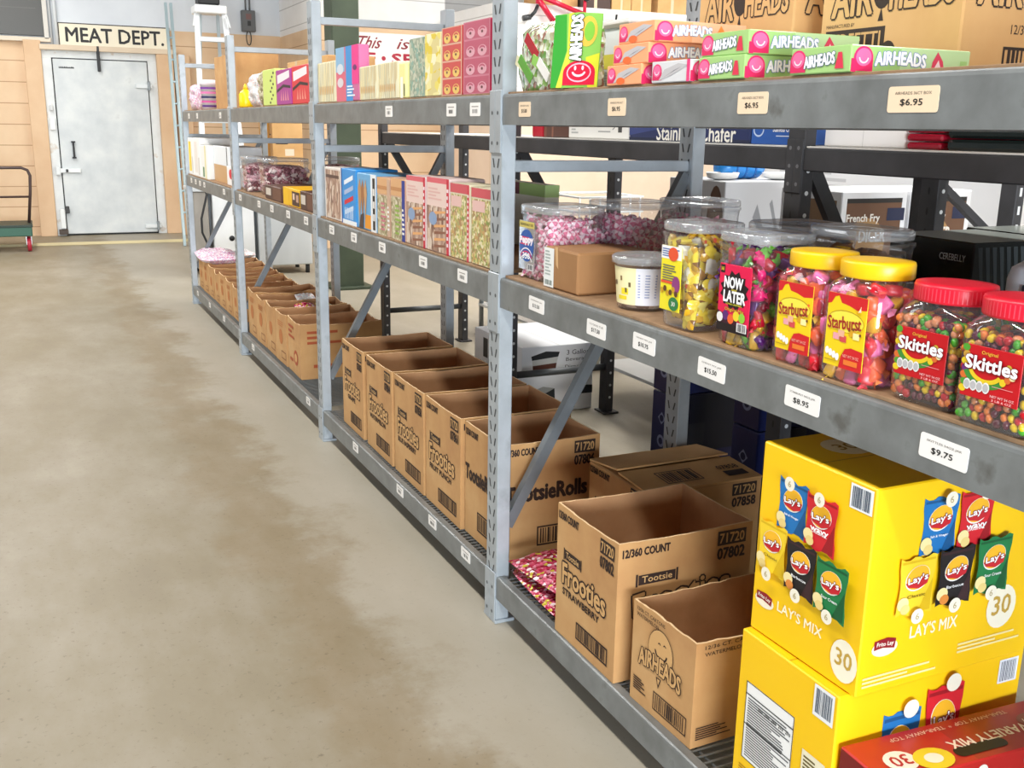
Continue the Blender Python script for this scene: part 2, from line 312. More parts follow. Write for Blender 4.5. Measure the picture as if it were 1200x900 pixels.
# timber posts beside the door, board above
mb = MB(); mb.box((-1.2, 16.08, .035), (-.98, 16.2, 2.72), 'tan_paint', .006); struct(mb, 'trim_3')
mb = MB(); mb.box((.53, 16.05, .035), (.76, 16.2, 2.6), 'tan_paint', .006); mb.box((.78, 16.1, .0), (1.0, 16.2, 2.6), 'tan_paint', .006); struct(mb, 'trim_4')
mb = MB(); mb.box((-1.0, 16.04, 2.6), (.8, 16.2, 2.67), '#dcc9b0|.7', .005); struct(mb, 'trim_5')
mb = MB(); mb.box((-9, 16.1, 2.7), (-.84, 16.2, 2.76), '#e0d3c0|.7', .005); struct(mb, 'trim_6')
mb = MB(); mb.box((-3.2, 16.13, 2.78), (-.92, 16.2, 4.4), '#4d4c48|.35', .004); mb.box((-.92, 16.1, 2.74), (-.86, 16.2, 4.4), '#d8d4cc|.6', .004); F = near(mb, -3.2, 16.13, 2.78)
for k in range(4): F.rect(.05, .35+.3*k, 2.2, .362+.3*k, '#5c5b56|.4')
struct(mb, 'window_1')
mb = MB(); mb.tube([(-.76, 16.14, 2.6), (-.765, 16.14, 3.2), (-.765, 16.14, 4.5)], .022, '#d8dcde|.5', 10); mb.tube([(-.83, 16.14, 2.6), (-.835, 16.14, 4.5)], .014, '#cfd2d4|.5', 8); struct(mb, 'trim_7')   # pipe run
# sign
mb = MB(); mb.box((0, 0, 0), (1.485, .035, .315), '#efe6cf|.6', .004); F = near(mb, 0, 0, 0); F.frame(0, 0, 1.485, .315, .014, '#3a3630')
F.text('MEAT DEPT.', .745, .158, 1.3, .19, '#1c1b1a', 1, .03); F.text('MEAT', .385, .158, .56, .19, '#1c1b1a', 2, .035) if 0 else None
solo(mb, 'hanging_sign', 'cream wooden sign in black capitals above the white cold-room door', 'sign', (-.74, 16.15, 2.66))
mb = MB(); mb.box((0, 0, 0), (2.2, .02, .66), '#f4efec|.5', .004); F = near(mb, 0, 0, 0); R_ = '#b01838'
F.text('This', .56, .535, .34, .15, '#8a1a2c', 1, .02, shear=.5); F.text('is', 1.05, .53, .15, .13, '#8a1a2c', 1, .02, shear=.5); F.rect(.08, .6, .5, .612, '#8a1a2c')
F.text('SELF', .33, .335, .62, .13, R_, 1, .06); F.ell(.76, .335, .03, .03, R_); F.text('SERVICE', 1.48, .335, 1.2, .13, R_, 1, .06)
solo(mb, 'wall_sign', 'white self-service sign in red letters on the tan wall behind the pale stick candy boxes', 'sign', (2.44, 13.775, 2.2))
# switch box on the back wall
t = thing('electrical_box', 'grey switch box on the back wall right of the stepladder', 'electrical box', (1.88, 16.1, 2.98))
mb = MB(); mb.box((-.1, 0, 0), (.1, .1, .3), '#5c5e5f|.5', .008); F = near(mb, -.1, 0, 0); F.rect(.06, .17, .14, .25, '#73504c'); F.rect(.08, .08, .13, .15, '#1d1d1e'); mb.build('body', t)
mb = MB(); mb.tube([(-.03, .05, .3), (-.03, .05, 1.4)], .013, '#6a6c6d', 8); mb.tube([(.03, .05, .3), (.03, .05, 1.4)], .013, '#6a6c6d', 8); mb.build('conduit', t)
mb = MB(); mb.tube([(.035*cos(a), .05, -.09+.1*sin(a)) for a in [pi/2+2*pi*k/20 for k in range(21)]], .008, '#2a2a2a', 6, False)
mb.build('cable_loop', t)
# green steel column
mb = MB(); mb.box((1.5, 10.2, 0), (1.78, 10.48, 4.6), 'green_column', .012); mb.box((1.42, 10.12, 0), (1.86, 10.56, .03), 'green_column', .004)
o = struct(mb, 'trim_8'); o['label'] = 'dark green square steel column behind the candy shelves'
# ================================================================ ladders and cart by the back wall
t = thing('extension_ladder', 'pale teal straight ladder leaning at the end of the shelving', 'ladder', (0, 0, 0))
for k, dx in enumerate((0, .34)):
    mb = MB(); mb.bar((.575+dx*.2, 14.62+dx*.0, 0), (.60+dx*.2, 15.25, 3.22), .034, .06, '#b9cdd2|.35|.4', (1, 0, .0)); mb.build('rail', t)
for k in range(9):
    a = .09*(k+1); mb = MB(); p = Vector((.575, 14.62, 0)).lerp(Vector((.60, 15.25, 3.22)), a+.05); mb.tube([p, p+Vector((.068, 0, 0))], .015, '#c8d6da|.35|.4', 8); mb.build('rung', t)
t = thing('step_ladder', 'white A-frame stepladder with a black bucket tray standing behind the top shelf', 'ladder', (0, 0, 0))
A = [(Vector((.74, 13.75, 0)), Vector((.86, 14.3, 3.08))), (Vector((1.36, 13.75, 0)), Vector((1.2, 14.3, 3.08)))]
for p, q in A:
    mb = MB(); mb.bar(p, q, .065, .03, '#e8ecef|.35|.2', (1, 0, 0)); mb.build('front_rail', t)
for p, q in ((Vector((.84, 15.0, 0)), Vector((.92, 14.4, 3.05))), (Vector((1.26, 15.0, 0)), Vector((1.14, 14.4, 3.05)))):
    mb = MB(); mb.bar(p, q, .04, .025, '#b9c6cc|.4|.3', (1, 0, 0)); mb.build('rear_rail', t)
for k in range(1, 9):
    f = k*.348/3.15; a = A[0][0].lerp(A[0][1], f); b = A[1][0].lerp(A[1][1], f); mb = MB(); mb.box((a.x, a.y-.03, a.z-.05), (b.x, a.y+.06, a.z+.012), '#dfe4e8|.35|.2', .005); mb.build('step', t)
mb = MB(); mb.box((.82, 14.15, 3.02), (1.22, 14.5, 3.12), '#f2f4f5|.4', .012); mb.bar((.82, 14.2, 3.0), (.79, 14.17, 2.85), .03, .02, '#e6e9ea'); mb.bar((1.22, 14.2, 3.0), (1.25, 14.17, 2.85), .03, .02, '#e6e9ea'); mb.build('top_cap', t)
mb = MB(); mb.box((.87, 14.18, 3.122), (1.14, 14.45, 3.4), '#1d1f21', .02); solo(mb, 'tool_tray', 'black plastic tray resting on top of the white stepladder', 'tray')
t = thing('platform_cart', 'green platform cart with dark tube handle left of the cold-room door', 'cart', (-1.35, 14.5, 0))
mb = MB(); mb.box((-1.2, .0, .2), (.04, .7, .34), '#34604f|.5', .01); mb.box((-1.21, -.008, .315), (.05, .71, .345), '#22352d', .004); mb.build('deck', t)
H = [(.01, .35, .34), (.06, .35, .75), (.075, .35, .95), (.05, .35, 1.02), (-.02, .35, 1.05), (-1.0, .35, 1.05), (-1.08, .35, 1.02), (-1.12, .35, .95), (-1.14, .35, .34)]
mb = MB(); mb.tube(H, .019, '#43302c|.4', 10); mb.build('handle', t)
mb = MB(); mb.tube([(.05, .35, .68), (-1.12, .35, .68)], .014, '#43302c|.4', 8); mb.build('crossbar', t)
for x, y in ((-.06, .1), (-1.05, .1), (-.06, .6), (-1.05, .6)):
    mb = MB(); vs = []; n_ = 20
    mb.tube([(x+.025, y, .09), (x+.03, y, .09), (x+.07, y, .09), (x+.075, y, .09)], [.075, .09, .09, .075], '#b3283c|.5', 20); w = mb.build('wheel', t)
    mb = MB(); mb.bar((x+.02, y, .09), (x+.02, y, .2), .05, .008, '#b9bdbf|.3|.7'); mb.bar((x+.08, y, .09), (x+.08, y, .2), .05, .008, '#b9bdbf|.3|.7'); mb.build('caster_fork', t)
# ================================================================ the grey candy rack
ZB, ZM, ZT = .173, 1.2, 1.755
YU = {6: -1.67, 5: .58, 4: 2.892, 3: 5.139, 2: 7.426, 1: 9.797}  # bay between the first two frames is unseen, added to shade the near shelves
PW, PX = .085, .048
rack = thing('storage_rack', 'long grey steel storage rack of candy lining the right side of the aisle', 'shelving rack', (0, 0, 0))
def post(x, y, front):
    mb = MB(); h = 2.235
    mb.box((x, y, .012), (x+PX, y+PW, h), 'rack_post', .003)
    F = aisle(mb, x, y, 0, PW)
    for k in range(int((h-.1)/.05)):                       # teardrop slots
        z = .08+k*.05
        for s, c in ((-1, .026), (1, .059)):
            F.poly([(c-.004-s*.004, z), (c+.004-s*.004, z), (c+.004+s*.005, z+.028), (c-.004+s*.005, z+.028)], '#3a3d3f', 1)
    o = mb.build('post', rack)
    mb = MB(); mb.box((x-.006, y-.006, 0), (x+PX+.02, y+PW+.006, .012), 'rack_post', .002); mb.build('foot_plate', o)
def beam(x, ya, yb, ztop, h, front):
    mb = MB(); d = .045
    # box beam with a rounded top lip and stepped back
    pr = [(0, ztop-h), (d, ztop-h), (d, ztop-.03), (d-.012, ztop-.03), (d-.012, ztop-.004), (d-.016, ztop), (.006, ztop), (.0015, ztop-.003), (0, ztop-.009)] if front else [(0, ztop-h), (d, ztop-h), (d, ztop-.004), (d-.004, ztop), (.004, ztop), (0, ztop-.004)]
    n_ = len(pr); vs = [(x+a, y, z) for y in (ya, yb) for a, z in pr]
    mb.add(vs, [tuple(range(n_)), tuple(range(n_, 2*n_))[::-1]]+[(i, i+n_, (i+1) % n_+n_, (i+1) % n_) for i in range(n_)], 'rack_beam')
    o = mb.build('beam', rack)
    if front:
        for y0, y1 in ((ya-.001, ya-.043), (yb+.001, yb+.043)):   # end connectors hooked on the post faces
            lo, hi = min(y0, y1), max(y0, y1)
            mb = MB(); mb.box((x-.006, lo, ztop-h-.085), (x-.0005, hi, ztop+.012), 'rack_post', .002)
            F = aisle(mb, x-.006, lo, ztop-h-.085, hi-lo)
            for k in range(2): F.ell((hi-lo)/2, .03+k*.09, .006, .006, '#4c5053')
            mb.build('beam_connector', o)
    return o
for k, y in YU.items():
    post(0, y, True); post(.702, y, False)
    for z in (1.535, 2.145):
        mb = MB(); mb.box((PX, y+.02, z-.018), (.702, y+.05, z+.018), 'rack_post', .003); mb.build('cross_brace', rack)
    for a, b in (((.05, .34), (.70, 1.51)), ((.05, .1), (.05, .1))):
        if a != b:
            mb = MB(); mb.bar((a[0], y+.035, a[1]), (b[0], y+.035, b[1]), .03, .036, 'brace_steel'); mb.build('diagonal_brace', rack)
BE = {}
for (k, j) in ((6, 5), (5, 4), (4, 3), (3, 2), (2, 1)):
    ya, yb = YU[k]+PW, YU[j]
    for nm, z, h in (('b', ZB, .08), ('m', ZM-.008, .094), ('t', ZT-.006, .09)):
        BE[(nm, k)] = beam(0, ya, yb, z, h, True); beam(.705, ya, yb, z, h, False)
    mb = MB(); y = ya+.012
    while y < yb-.01:
        mb.tube([(.012, y, ZB-.02), (.03, y, ZB-.0035), (.735, y, ZB-.0035)], .0032, '#7d8284|.4|.6', 5, False); y += .026
    for x in (.055, .2, .38, .56, .7): mb.tube([(x, ya+.005, ZB-.009), (x, yb-.005, ZB-.009)], .0035, '#7d8284|.4|.6', 5)
    mb.build('wire_deck', rack)
    for z in (ZM, ZT):
        mb = MB(); mb.box((.016, ya+.004, z-.008), (.735, yb-.004, z), 'chipboard', .001); mb.build('shelf_board', rack)
def price(nm, k, y, z, w, h, t1, t2, col, tilt=0):
    mb = MB(); x = -.0012; F = Fr(mb, (x, y, z), (0, -1, -sin(tilt)), (0, -sin(tilt), 1) if tilt else (0, 0, 1))
    R_ = min(w, h)*.12; P = []
    for cx, cy, a0 in ((w/2-R_, h/2-R_, 0), (-w/2+R_, h/2-R_, 90), (-w/2+R_, -h/2+R_, 180), (w/2-R_, -h/2+R_, 270)):
        P += [(cx+R_*cos(radians(a0+q)), cy+R_*sin(radians(a0+q))) for q in (0, 30, 60, 90)]
    n_ = len(P); vs = [F.p(u, v, l) for l in (-2, 0) for u, v in P]
    mb.add(vs, [tuple(range(n_, 2*n_))]+[(i, (i+1) % n_, (i+1) % n_+n_, i+n_) for i in range(n_)], col)
    if t1: F.text(t1, 0, h*.24, w*.72, h*.11, '#6a6058', 1, -.004)
    if t2: F.text(t2, -w*.02, -h*.12, w*.44, h*.28, '#161616', 1, .022)
    else:
        F.rect(-w*.32, h*.18, w*.32, h*.25, '#9a948c'); F.bars(-w*.25, -h*.28, w*.25, h*.02, '#4a4744', 1, 5, int(y*100))
    o = mb.build('price_label', BE[(nm, k)])
    if t2: o['label'] = ('cream' if col == TG else 'white')+' price label reading '+t2
WH, TG = '#f1eeea|.4', '#ecd3b4|.4'
for y, z, t1, t2 in ((2.633, 1.148, 'PEPPERMINT JAR', '$13.50'), (2.28, 1.14, 'COOKIES TUB', '$17.50'), (2.047, 1.147, 'CANDY MIX JAR', '$10.75'), (1.772, 1.143, 'CHEWY MIX JAR', '$15.50'), (1.478, 1.147, 'STARBURST 54OZ JAR', '$8.95'), (1.134, 1.146, 'SKITTLES 54OZ JAR', '$9.75')):
    price('m', 5, y, z, .1, .042, t1, t2, WH, radians(1.5))
for y, z, t1, t2, w in ((2.737, 1.703, 'AIRHEADS BAG', '$15.00', .078), (2.22, 1.704, 'AIRHEADS MIX 36CT', '$6.95', .085), (1.695, 1.706, 'AIRHEADS 36CT BOX', '$6.95', .095), (1.281, 1.706, 'AIRHEADS 36CT BOX', '$6.95', .108)):
    price('t', 5, y, z, w, .042, t1, t2, TG)
for nm, k, l in (('m', 4, (4.869, 4.494, 4.084, 3.591, 3.204)), ('m', 3, (7.212, 6.584, 6.209, 5.785, 5.374)), ('m', 2, (9.486, 9.237, 8.998, 8.771, 7.848)), ('t', 4, (3.971, 3.308, 3.102)), ('t', 2, (9.403, 8.943, 7.839)), ('b', 4, (4.543, 3.89, 3.501, 3.161)), ('b', 3, (5.463, 7.004)), ('b', 2, (9.513, 8.846, 8.156))):
    for y in l: price(nm, k, y, {'m': 1.157, 't': 1.706, 'b': .145}[nm], .085, .042, None, None, WH)
# ================================================================ the dark rack behind it
dk = thing('storage_rack', 'charcoal steel rack standing back to back behind the grey candy rack', 'shelving rack', (0, 0, 0))
DY = (.45, 2.75, 5.05, 7.3)
for y in DY:
    for x in (1.05, 1.69):
        mb = MB(); mb.box((x, y, .012), (x+.05, y+.085, 1.76), 'dark_steel', .003); F = near(mb, x, y, 0); G = aisle(mb, x, y, 0, .085)
        for k in range(22): F.ell(.025, .1+.075*k, .008, .008, '#cfd2d4', 1, 10); G.ell(.042, .1+.075*k, .005, .014, '#1b1b1c', 1, 10)  # near-side holes painted pale for the daylight showing through
        o = mb.build('post', dk); mb = MB(); mb.box((x-.02, y-.02, 0), (x+.08, y+.1, .012), 'dark_steel', .002); mb.build('foot_plate', o)
    for z in (.28,):
        mb = MB(); mb.tube([(1.1, y+.04, z), (1.69, y+.04, z)], .02, '#55585a|.45|.3', 10); mb.build('cross_brace', dk)
    mb = MB(); mb.bar((1.1, y+.03, 1.56), (1.42, y+.03, 1.05), .03, .05, 'dark_steel'); mb.build('diagonal_brace', dk)
for a, b in zip(DY, DY[1:]):
    for x in (1.05, 1.695):
        mb = MB(); mb.box((x, a+.085, 1.525), (x+.045, b, 1.6), 'dark_steel', .004); o = mb.build('beam', dk)
        if x < 1.1:
            for y in (a+.041, b):
                mb = MB(); mb.box((x-.006, y, 1.45), (x-.0005, y+.042, 1.63), 'dark_steel', .002); F = aisle(mb, x-.006, y, 1.45, .042)
                for q in (.03, .09, .15): F.ell(.021, q, .007, .007, '#6b6b6e', 1, 10)
                mb.build('beam_connector', o)
    mb = MB(); mb.box((1.055, a+.09, 1.601), (1.735, b-.005, 1.607), '#d4d1cb|.6', .001); mb.build('shelf_board', dk)
ZB += .0008; ZM += .0008; ZT += .0008          # goods rest a hair above the shelves
# ================================================================ cartons
def carton(name, label, cat, loc, dx, dy, h, rotz=0, group=None, prn=None, ragged=.006, seed=1, fill=.0, mat='kraft'):
    """open-topped corrugated carton, cut edge slightly wavy; local origin = near aisle corner"""
    R_ = random.Random(seed); mb = MB(); t = .006; N = 14
    def wall(p, q, n_out, ph):
        vs = []; fs = []; sag = R_.uniform(0, ragged)
        for i in range(N+1):
            f = i/N; x = p[0]+(q[0]-p[0])*f; y = p[1]+(q[1]-p[1])*f; bow = .008*sin(pi*f)*R_.uniform(.85, 1.1)*(1 if ragged > .004 else .4)
            zt = h-sag*sin(pi*f)*1.5+R_.uniform(-1, 1)*ragged*.28*(0 if i in (0, N) else 1)
            for (a, z) in ((0, 0), (0, h*.5), (bow*.0, h*.5), (bow, zt), (bow-t, zt), (-t, h*.5), (-t, t)):
                vs.append((x+n_out[0]*a*1, y+n_out[1]*a*1, z))
            if i:
                b = (i-1)*7; c = i*7
                for k in range(6): fs.append((b+k, c+k, c+k+1, b+k+1))
        ms = []
        for i in range(N): ms += [mat, mat, mat, '#dcb98c|.8', 'kraft_in', 'kraft_in']
        mb.add(vs, fs, ms)
    wall((0, dy), (0, 0), (0, 0), 0); wall((0, 0), (dx, 0), (0, 0), 1); 
    mb2 = MB()
    # (the four walls share corners; inner thickness comes from a second, inset skin)
    mb.v.clear(); mb.f.clear(); mb.m.clear(); mb.s.clear()
    cor = [(0, dy), (0, 0), (dx, 0), (dx, dy)]; inn = [(t, dy-t), (t, t), (dx-t, t), (dx-t, dy-t)]
    hs = []
    for s in range(4):
        sag = R_.uniform(.1, 1)*ragged*2
        hs.append([h-(0 if i in (0, N) else sag*sin(pi*i/N)+R_.uniform(-1, 1)*ragged*.35) for i in range(N+1)])
    for s in range(4):
        p, q = cor[s], cor[(s+1) % 4]; pi_, qi = inn[s], inn[(s+1) % 4]; vs = []; fs = []; ms = []
        nrm = ((-1, 0), (0, -1), (1, 0), (0, 1))[s]; bw = R_.uniform(-.004, .008) if ragged > .004 else 0
        for i in range(N+1):
            f = i/N; b = bw*sin(pi*f); L = lambda A, B, e: (A[0]+(B[0]-A[0])*f+nrm[0]*e, A[1]+(B[1]-A[1])*f+nrm[1]*e)
            z = hs[s][i]
            vs += [L(p, q, 0)+(0,), L(p, q, 0)+(h*.55,), L(p, q, b)+(z,), L(pi_, qi, b)+(z,), L(pi_, qi, 0)+(h*.55,), L(pi_, qi, 0)+(t,)]
            if i:
                c0 = (i-1)*6; c1 = i*6
                for k in range(5): fs.append((c0+k, c1+k, c1+k+1, c0+k+1)); ms.append((mat, mat, '#e2c193|.8', 'kraft_in', 'kraft_in')[k])
        mb.add(vs, fs, ms)
    mb.add([c+(0,) for c in cor], [(0, 1, 2, 3)], mat); mb.add([c+(t+fill,) for c in inn], [(0, 1, 2, 3)], 'kraft_in')
    if prn: prn(aisle(mb, 0, 0, 0, dy), near(mb, 0, 0, 0), dx, dy, h)
    return solo(mb, name, label, cat, loc, rotz, group)
def frooties(num, flav, second=None):
    def one(F, w, h, q=0):
        F.text('12/360 COUNT', w*.2, h*.925, w*.34, h*.055, INK, 4, .05)
        F.rect(w*.73, h*.86, w*.95, h*.965, INK, 4); F.text('71720', w*.84, h*.912, w*.19, h*.07, '#c49a62|.8', 5, .03); F.text(num, w*.84, h*.80, w*.21, h*.08, INK, 4, .05)
        F.rect(w*.15, h*(.615+q), w*.42, h*(.685+q), INK, 4); F.rect(w*.13, h*(.605+q), w*.145, h*(.695+q), INK, 4); F.rect(w*.425, h*(.605+q), w*.44, h*(.695+q), INK, 4); F.text('Tootsie', w*.285, h*(.652+q), w*.22, h*.045, '#d3aa72|.8', 5, .01)
        F.otext('Frooties', w*.48, h*(.5+q), w*.72, h*.155, INK, '#cda169|.8', 4, .12, .035, arch=h*.012, rot=q*1.2)
        F.text(flav, w*.44, h*(.365+q*.5), w*min(.62, .07*len(flav)), h*.05, INK, 4, .05)
        F.frame(w*.38, h*.08, w*.9, h*.21, h*.013, INK, 4); F.bars(w*.41, h*.098, w*.87, h*.195, INK, 4, 17, len(flav))
    def f(A, B, dx, dy, h): one(A, dy, h); one(B, dx, h, .07)
    return f
def tootsie(num):
    def one(F, w, h, q=0):
        F.text('12/360 COUNT', w*.2, h*.925, w*.34, h*.055, INK, 4, .05)
        F.rect(w*.73, h*.86, w*.95, h*.965, INK, 4); F.text('71720', w*.84, h*.912, w*.19, h*.07, '#c49a62|.8', 5, .03); F.text(num, w*.84, h*.80, w*.21, h*.08, INK, 4, .05)
        F.text('TootsieRolls', w*.45, h*.57, w*.84, h*.13, INK, 4, .06)
        F.frame(w*.36, h*.1, w*.86, h*.27, h*.013, INK, 4); F.bars(w*.39, h*.12, w*.83, h*.25, INK, 4, 17, 9)
    def f(A, B, dx, dy, h): one(A, dy, h); one(B, dx, h)
    return f
def balloon(F, cu, cv, s, l=4):
    F.ell(cu, cv, .5*s, .56*s, INK, l, 28); F.ell(cu, cv, .485*s, .545*s, '#cda169|.8', l+1, 28)
    F.arc(cu+.03*s, cv+.05*s, .26*s, .26*s, .05*s, INK, l+2, 190, 350); F.arc(cu-.05*s, cv+.17*s, .06*s, .07*s, .03*s, INK, l+2, 20, 160, 8); F.arc(cu+.16*s, cv+.2*s, .06*s, .07*s, .03*s, INK, l+2, 20, 160, 8)
def air_carton(F, w, h, cu, cv, s):
    balloon(F, cu, cv+.26*s, .8*s); F.poly([(cu-.1*s, cv-.28*s), (cu+.06*s, cv-.28*s), (cu-.02*s, cv-.5*s)], INK, 4); F.poly([(cu-.06*s, cv-.3*s), (cu+.03*s, cv-.3*s), (cu-.02*s, cv-.43*s)], '#cda169|.8', 5)
    F.otext('AIRHEADS', cu, cv-.1*s, 1.35*s, .34*s, INK, '#cda169|.8', 7, .1, .035, arch=.08*s)
def p_air(A, B, dx, dy, h):
    A.text('12/36 CT. CARTONS', dy*.3, h*.945, dy*.46, h*.035, INK, 4, .01); A.text('WATERMELON', dy*.25, h*.89, dy*.36, h*.035, INK, 4, .01)
    air_carton(A, dy, h, dy*.48, h*.55, dy*.5)
    A.frame(dy*.4, h*.08, dy*.93, h*.26, .003, INK, 4); A.bars(dy*.43, h*.1, dy*.9, h*.24, INK, 4, 15, 4); A.bars(dy*.06, h*.13, dy*.28, h*.27, INK, 4, 6, 2, False)
    B.text('12/36 CT. CARTONS', dx*.27, h*.945, dx*.42, h*.035, INK, 4, .01); B.text('WATERMELON', dx*.2, h*.88, dx*.28, h*.035, INK, 4, .01)
    air_carton(B, dx, h, dx*.62, h*.5, dx*.42); B.bars(dx*.03, h*.07, dx*.28, h*.2, INK, 4, 6, 2, False)
# near bay, bottom shelf
carton('cardboard_carton', 'tall open strawberry candy carton with a creased front beside the nearest upright', 'carton', (.012, 2.14, ZB), .44, .345, .41, radians(0), None, frooties('07802', 'STRAWBERRY'), .003, 3)
carton('cardboard_carton', 'low open watermelon candy carton with balloon-face print beside the yellow boxes', 'carton', (.03, 1.80, ZB), .44, .27, .285, radians(1.5), None, p_air, .007, 5)
def closed_carton():
    dx, dy, h = .44, .37, .385; mb = MB(); mb.box((0, 0, 0), (dx, dy, h-.004), 'kraft', .004)
    for y0, y1, zl, zr in ((0, dy*.49, h+.0, h+.012), (dy*.51, dy, h+.02, h+.0)):
        mb.add([(0, y0, h if y0 == 0 else zl), (dx, y0, h if y0 == 0 else zl), (dx, y1, zr), (0, y1, zr), (0, y0, (h if y0 == 0 else zl)-.006), (dx, y0, (h if y0 == 0 else zl)-.006), (dx, y1, zr-.006), (0, y1, zr-.006)], [(0, 1, 2, 3), (4, 7, 6, 5), (0, 4, 5, 1), (1, 5, 6, 2), (2, 6, 7, 3), (3, 7, 4, 0)], 'kraft_pale')
    frooties('07858', 'BLUE RASPBERRY')(aisle(mb, 0, 0, 0, dy), near(mb, 0, 0, 0), dx, dy, h)
    T = Fr(mb, (0, 0, h+.001), (1, 0, 0), (0, dy*.49, .012)); T.frame(.1, .04, .24, .13, .004, INK, 3); T.bars(.11, .05, .23, .12, INK, 3, 12, 3, True); T.rect(.33, .03, .41, .07, INK, 3); T.text('07858', .37, .1, .08, .03, INK, 3, .01)
    return solo(mb, 'cardboard_carton', 'closed brown candy carton with lifting top flaps behind the open strawberry carton', 'carton', (.335, 2.5, ZB), 0)
closed_carton()
# bay two: four outlined-letter cartons and the chocolate-roll carton
for y, dy, flav, num, lab, sd in ((3.325, .375, 'FRUIT PUNCH', '07861', 'open fruit punch candy carton, next behind the chocolate-roll carton', 11), (3.72, .37, 'BLUE RASPBERRY', '07858', 'open blue raspberry candy carton, second past the chocolate-roll one', 12), (4.12, .38, 'WATERMELON', '07804', 'open candy carton, third behind the chocolate-roll carton', 13), (4.55, .36, 'GRAPE', '07803', 'open candy carton farthest along its row, beside the bare wire deck', 14)):
    carton('cardboard_carton', lab, 'carton', (.045, y, ZB), .46, dy, .435, radians(-.5), None, frooties(num, flav), .003, sd)
carton('cardboard_carton', 'open carton lettered for chocolate rolls behind the nearest upright', 'carton', (.06, 2.985, ZB), .38, .33, .43, 0, None, tootsie('07806'), .002, 15)
def redprint(A, B, dx, dy, h):
    r = '#a8502c|.8'
    for F, w in ((A, dy), (B, dx)):
        F.bars(w*.08, h*.62, w*.5, h*.9, r, 4, 3, 2, False); F.ell(w*.62, h*.32, w*.16, h*.14, r, 4); F.ell(w*.62, h*.32, w*.09, h*.08, '#cda169|.8', 5); F.rect(w*.15, h*.2, w*.4, h*.26, r, 4)
def faint(A, B, dx, dy, h):
    r = '#b5713c|.8'
    for F, w in ((A, dy), (B, dx)):
        F.ell(w*.5, h*.52, w*.17, h*.15, r, 4); F.bars(w*.25, h*.72, w*.75, h*.84, r, 4, 3, 5, False); F.frame(w*.5, h*.1, w*.9, h*.25, .006, '#8a5a34|.8', 4)
rows = ['nearest in the third bay, standing by the second upright', 'second in the third bay with white bag', 'third in the third bay with hot pink bag', 'fourth in the third bay', 'fifth in the third bay, standing by the third upright']
C3 = ((5.84, .345, .50, .335), (6.205, .288, .5, .325), (6.515, .288, .48, .33), (6.825, .278, .48, .325), (7.125, .28, .46, .335))
for i, (y, dy, dx, h) in enumerate(C3):
    carton('cardboard_carton', 'open brown carton with '+('red' if i == 0 else 'faint')+' printing, '+rows[i], 'carton', (.056, y, ZB), dx, dy, h, radians((-1, .6, -.5, .8, 0)[i]), None, redprint if i == 0 else faint, .011, 21+i)
words = ['nearest of the far bay', 'second of the far bay', 'third of the far bay', 'fourth of the far bay', 'fifth of the far bay', 'sixth of the far bay', 'last of the far bay, by the end upright']
for i in range(7):
    carton('cardboard_carton', 'open brown carton on the bottom shelf, '+words[i], 'carton', (.056, 7.80+i*.283, ZB), .48, .262, .265+.008*(i % 3), radians((i % 3-1)*.8), None, faint, .013, 31+i)
# bags of sweets
def pillow(w, h, d, mat, seed=1, n=16, lump=.25):
    """sealed bag lying flat, w along x, h along y, crimped ends"""
    mb = MB(); R_ = random.Random(seed); off = R_.uniform(0, 50); vs = []; fs = []
    for side in (1, -1):
        b0 = len(vs)
        for i in range(n+1):
            for j in range(n+1):
                u = i/n*2-1; v = j/n*2-1
                e = max(0, 1-abs(u)**2.6)**.6*max(0, 1-abs(v)**4)**.6
                q = noise.noise(Vector((u*3+off, v*3, side)))*lump*d+noise.noise(Vector((u*9+off, v*9, side)))*lump*.4*d
                px = u*w/2*(1-.04*abs(v)**3); py = v*h/2+noise.noise(Vector((u*4, v, off)))*.006
                vs.append((px, py, side*(d/2*e)+q*(e if e > 0 else 0)+d/2))
        for i in range(n):
            for j in range(n):
                a = b0+i*(n+1)+j; fs.append((a, a+n+1, a+n+2, a+1) if side == 1 else (a, a+1, a+n+2, a+n+1))
    return mb.add(vs, fs, mat, True)
def bag(label, loc, w, h, d, mat, rot=(0, 0, 0), seed=1, group=None, extra=None):
    mb = pillow(w, h, d, mat, seed)
    if extra: extra(mb, w, h, d)
    o = solo(mb, 'candy_bag', label, 'candy bag', loc, 0, group); o.rotation_euler = rot; return o
bag('glossy pink candy bag on the wire deck, top of the pile by the nearest upright', (.18, 2.68, ZB+.062), .3, .36, .045, 'pink_bag', (radians(-3), radians(-2), radians(4)), 3)
bag('glossy pink candy bag lowest in the pile on the wire deck', (.185, 2.67, ZB+.006), .32, .38, .045, 'pink_bag', (0, 0, radians(-3)), 4)
bag('pink and white candy bag heaped on the farthest carton by the end upright', (.20, 9.64, .43), .36, .3, .09, 'pinkwhite_bag', (radians(6), 0, 0), 6)
bag('pink and white candy bag heaped across the next-to-last carton of the far bay', (.2, 9.31, .43), .34, .26, .08, 'pinkwhite_bag', (radians(-4), 0, .2), 7)
bag('white candy bag at the right end of the farthest cartons', (.45, 9.63, .44), .14, .26, .07, 'white_bag', (0, 0, .2), 8)
bag('white and pink candy bag lying inside the second carton of the third bay', (.18, 6.345, .40), .2, .24, .06, 'white_bag', (0, 0, .1), 9)
bag('white candy bag standing up in the fourth carton of the third bay', (.38, 6.95, .42), .14, .2, .06, 'white_bag', (radians(30), 0, .2), 10)
bag('hot pink candy bag inside the third carton of the third bay', (.30, 6.655, .425), .14, .18, .05, 'pink_bag', (radians(18), 0, .1), 11)
bag('pale yellow candy bag beside the hot pink one in the third bay', (.43, 6.655, .425), .1, .18, .05, 'yellow_print', (radians(18), 0, .1), 12)
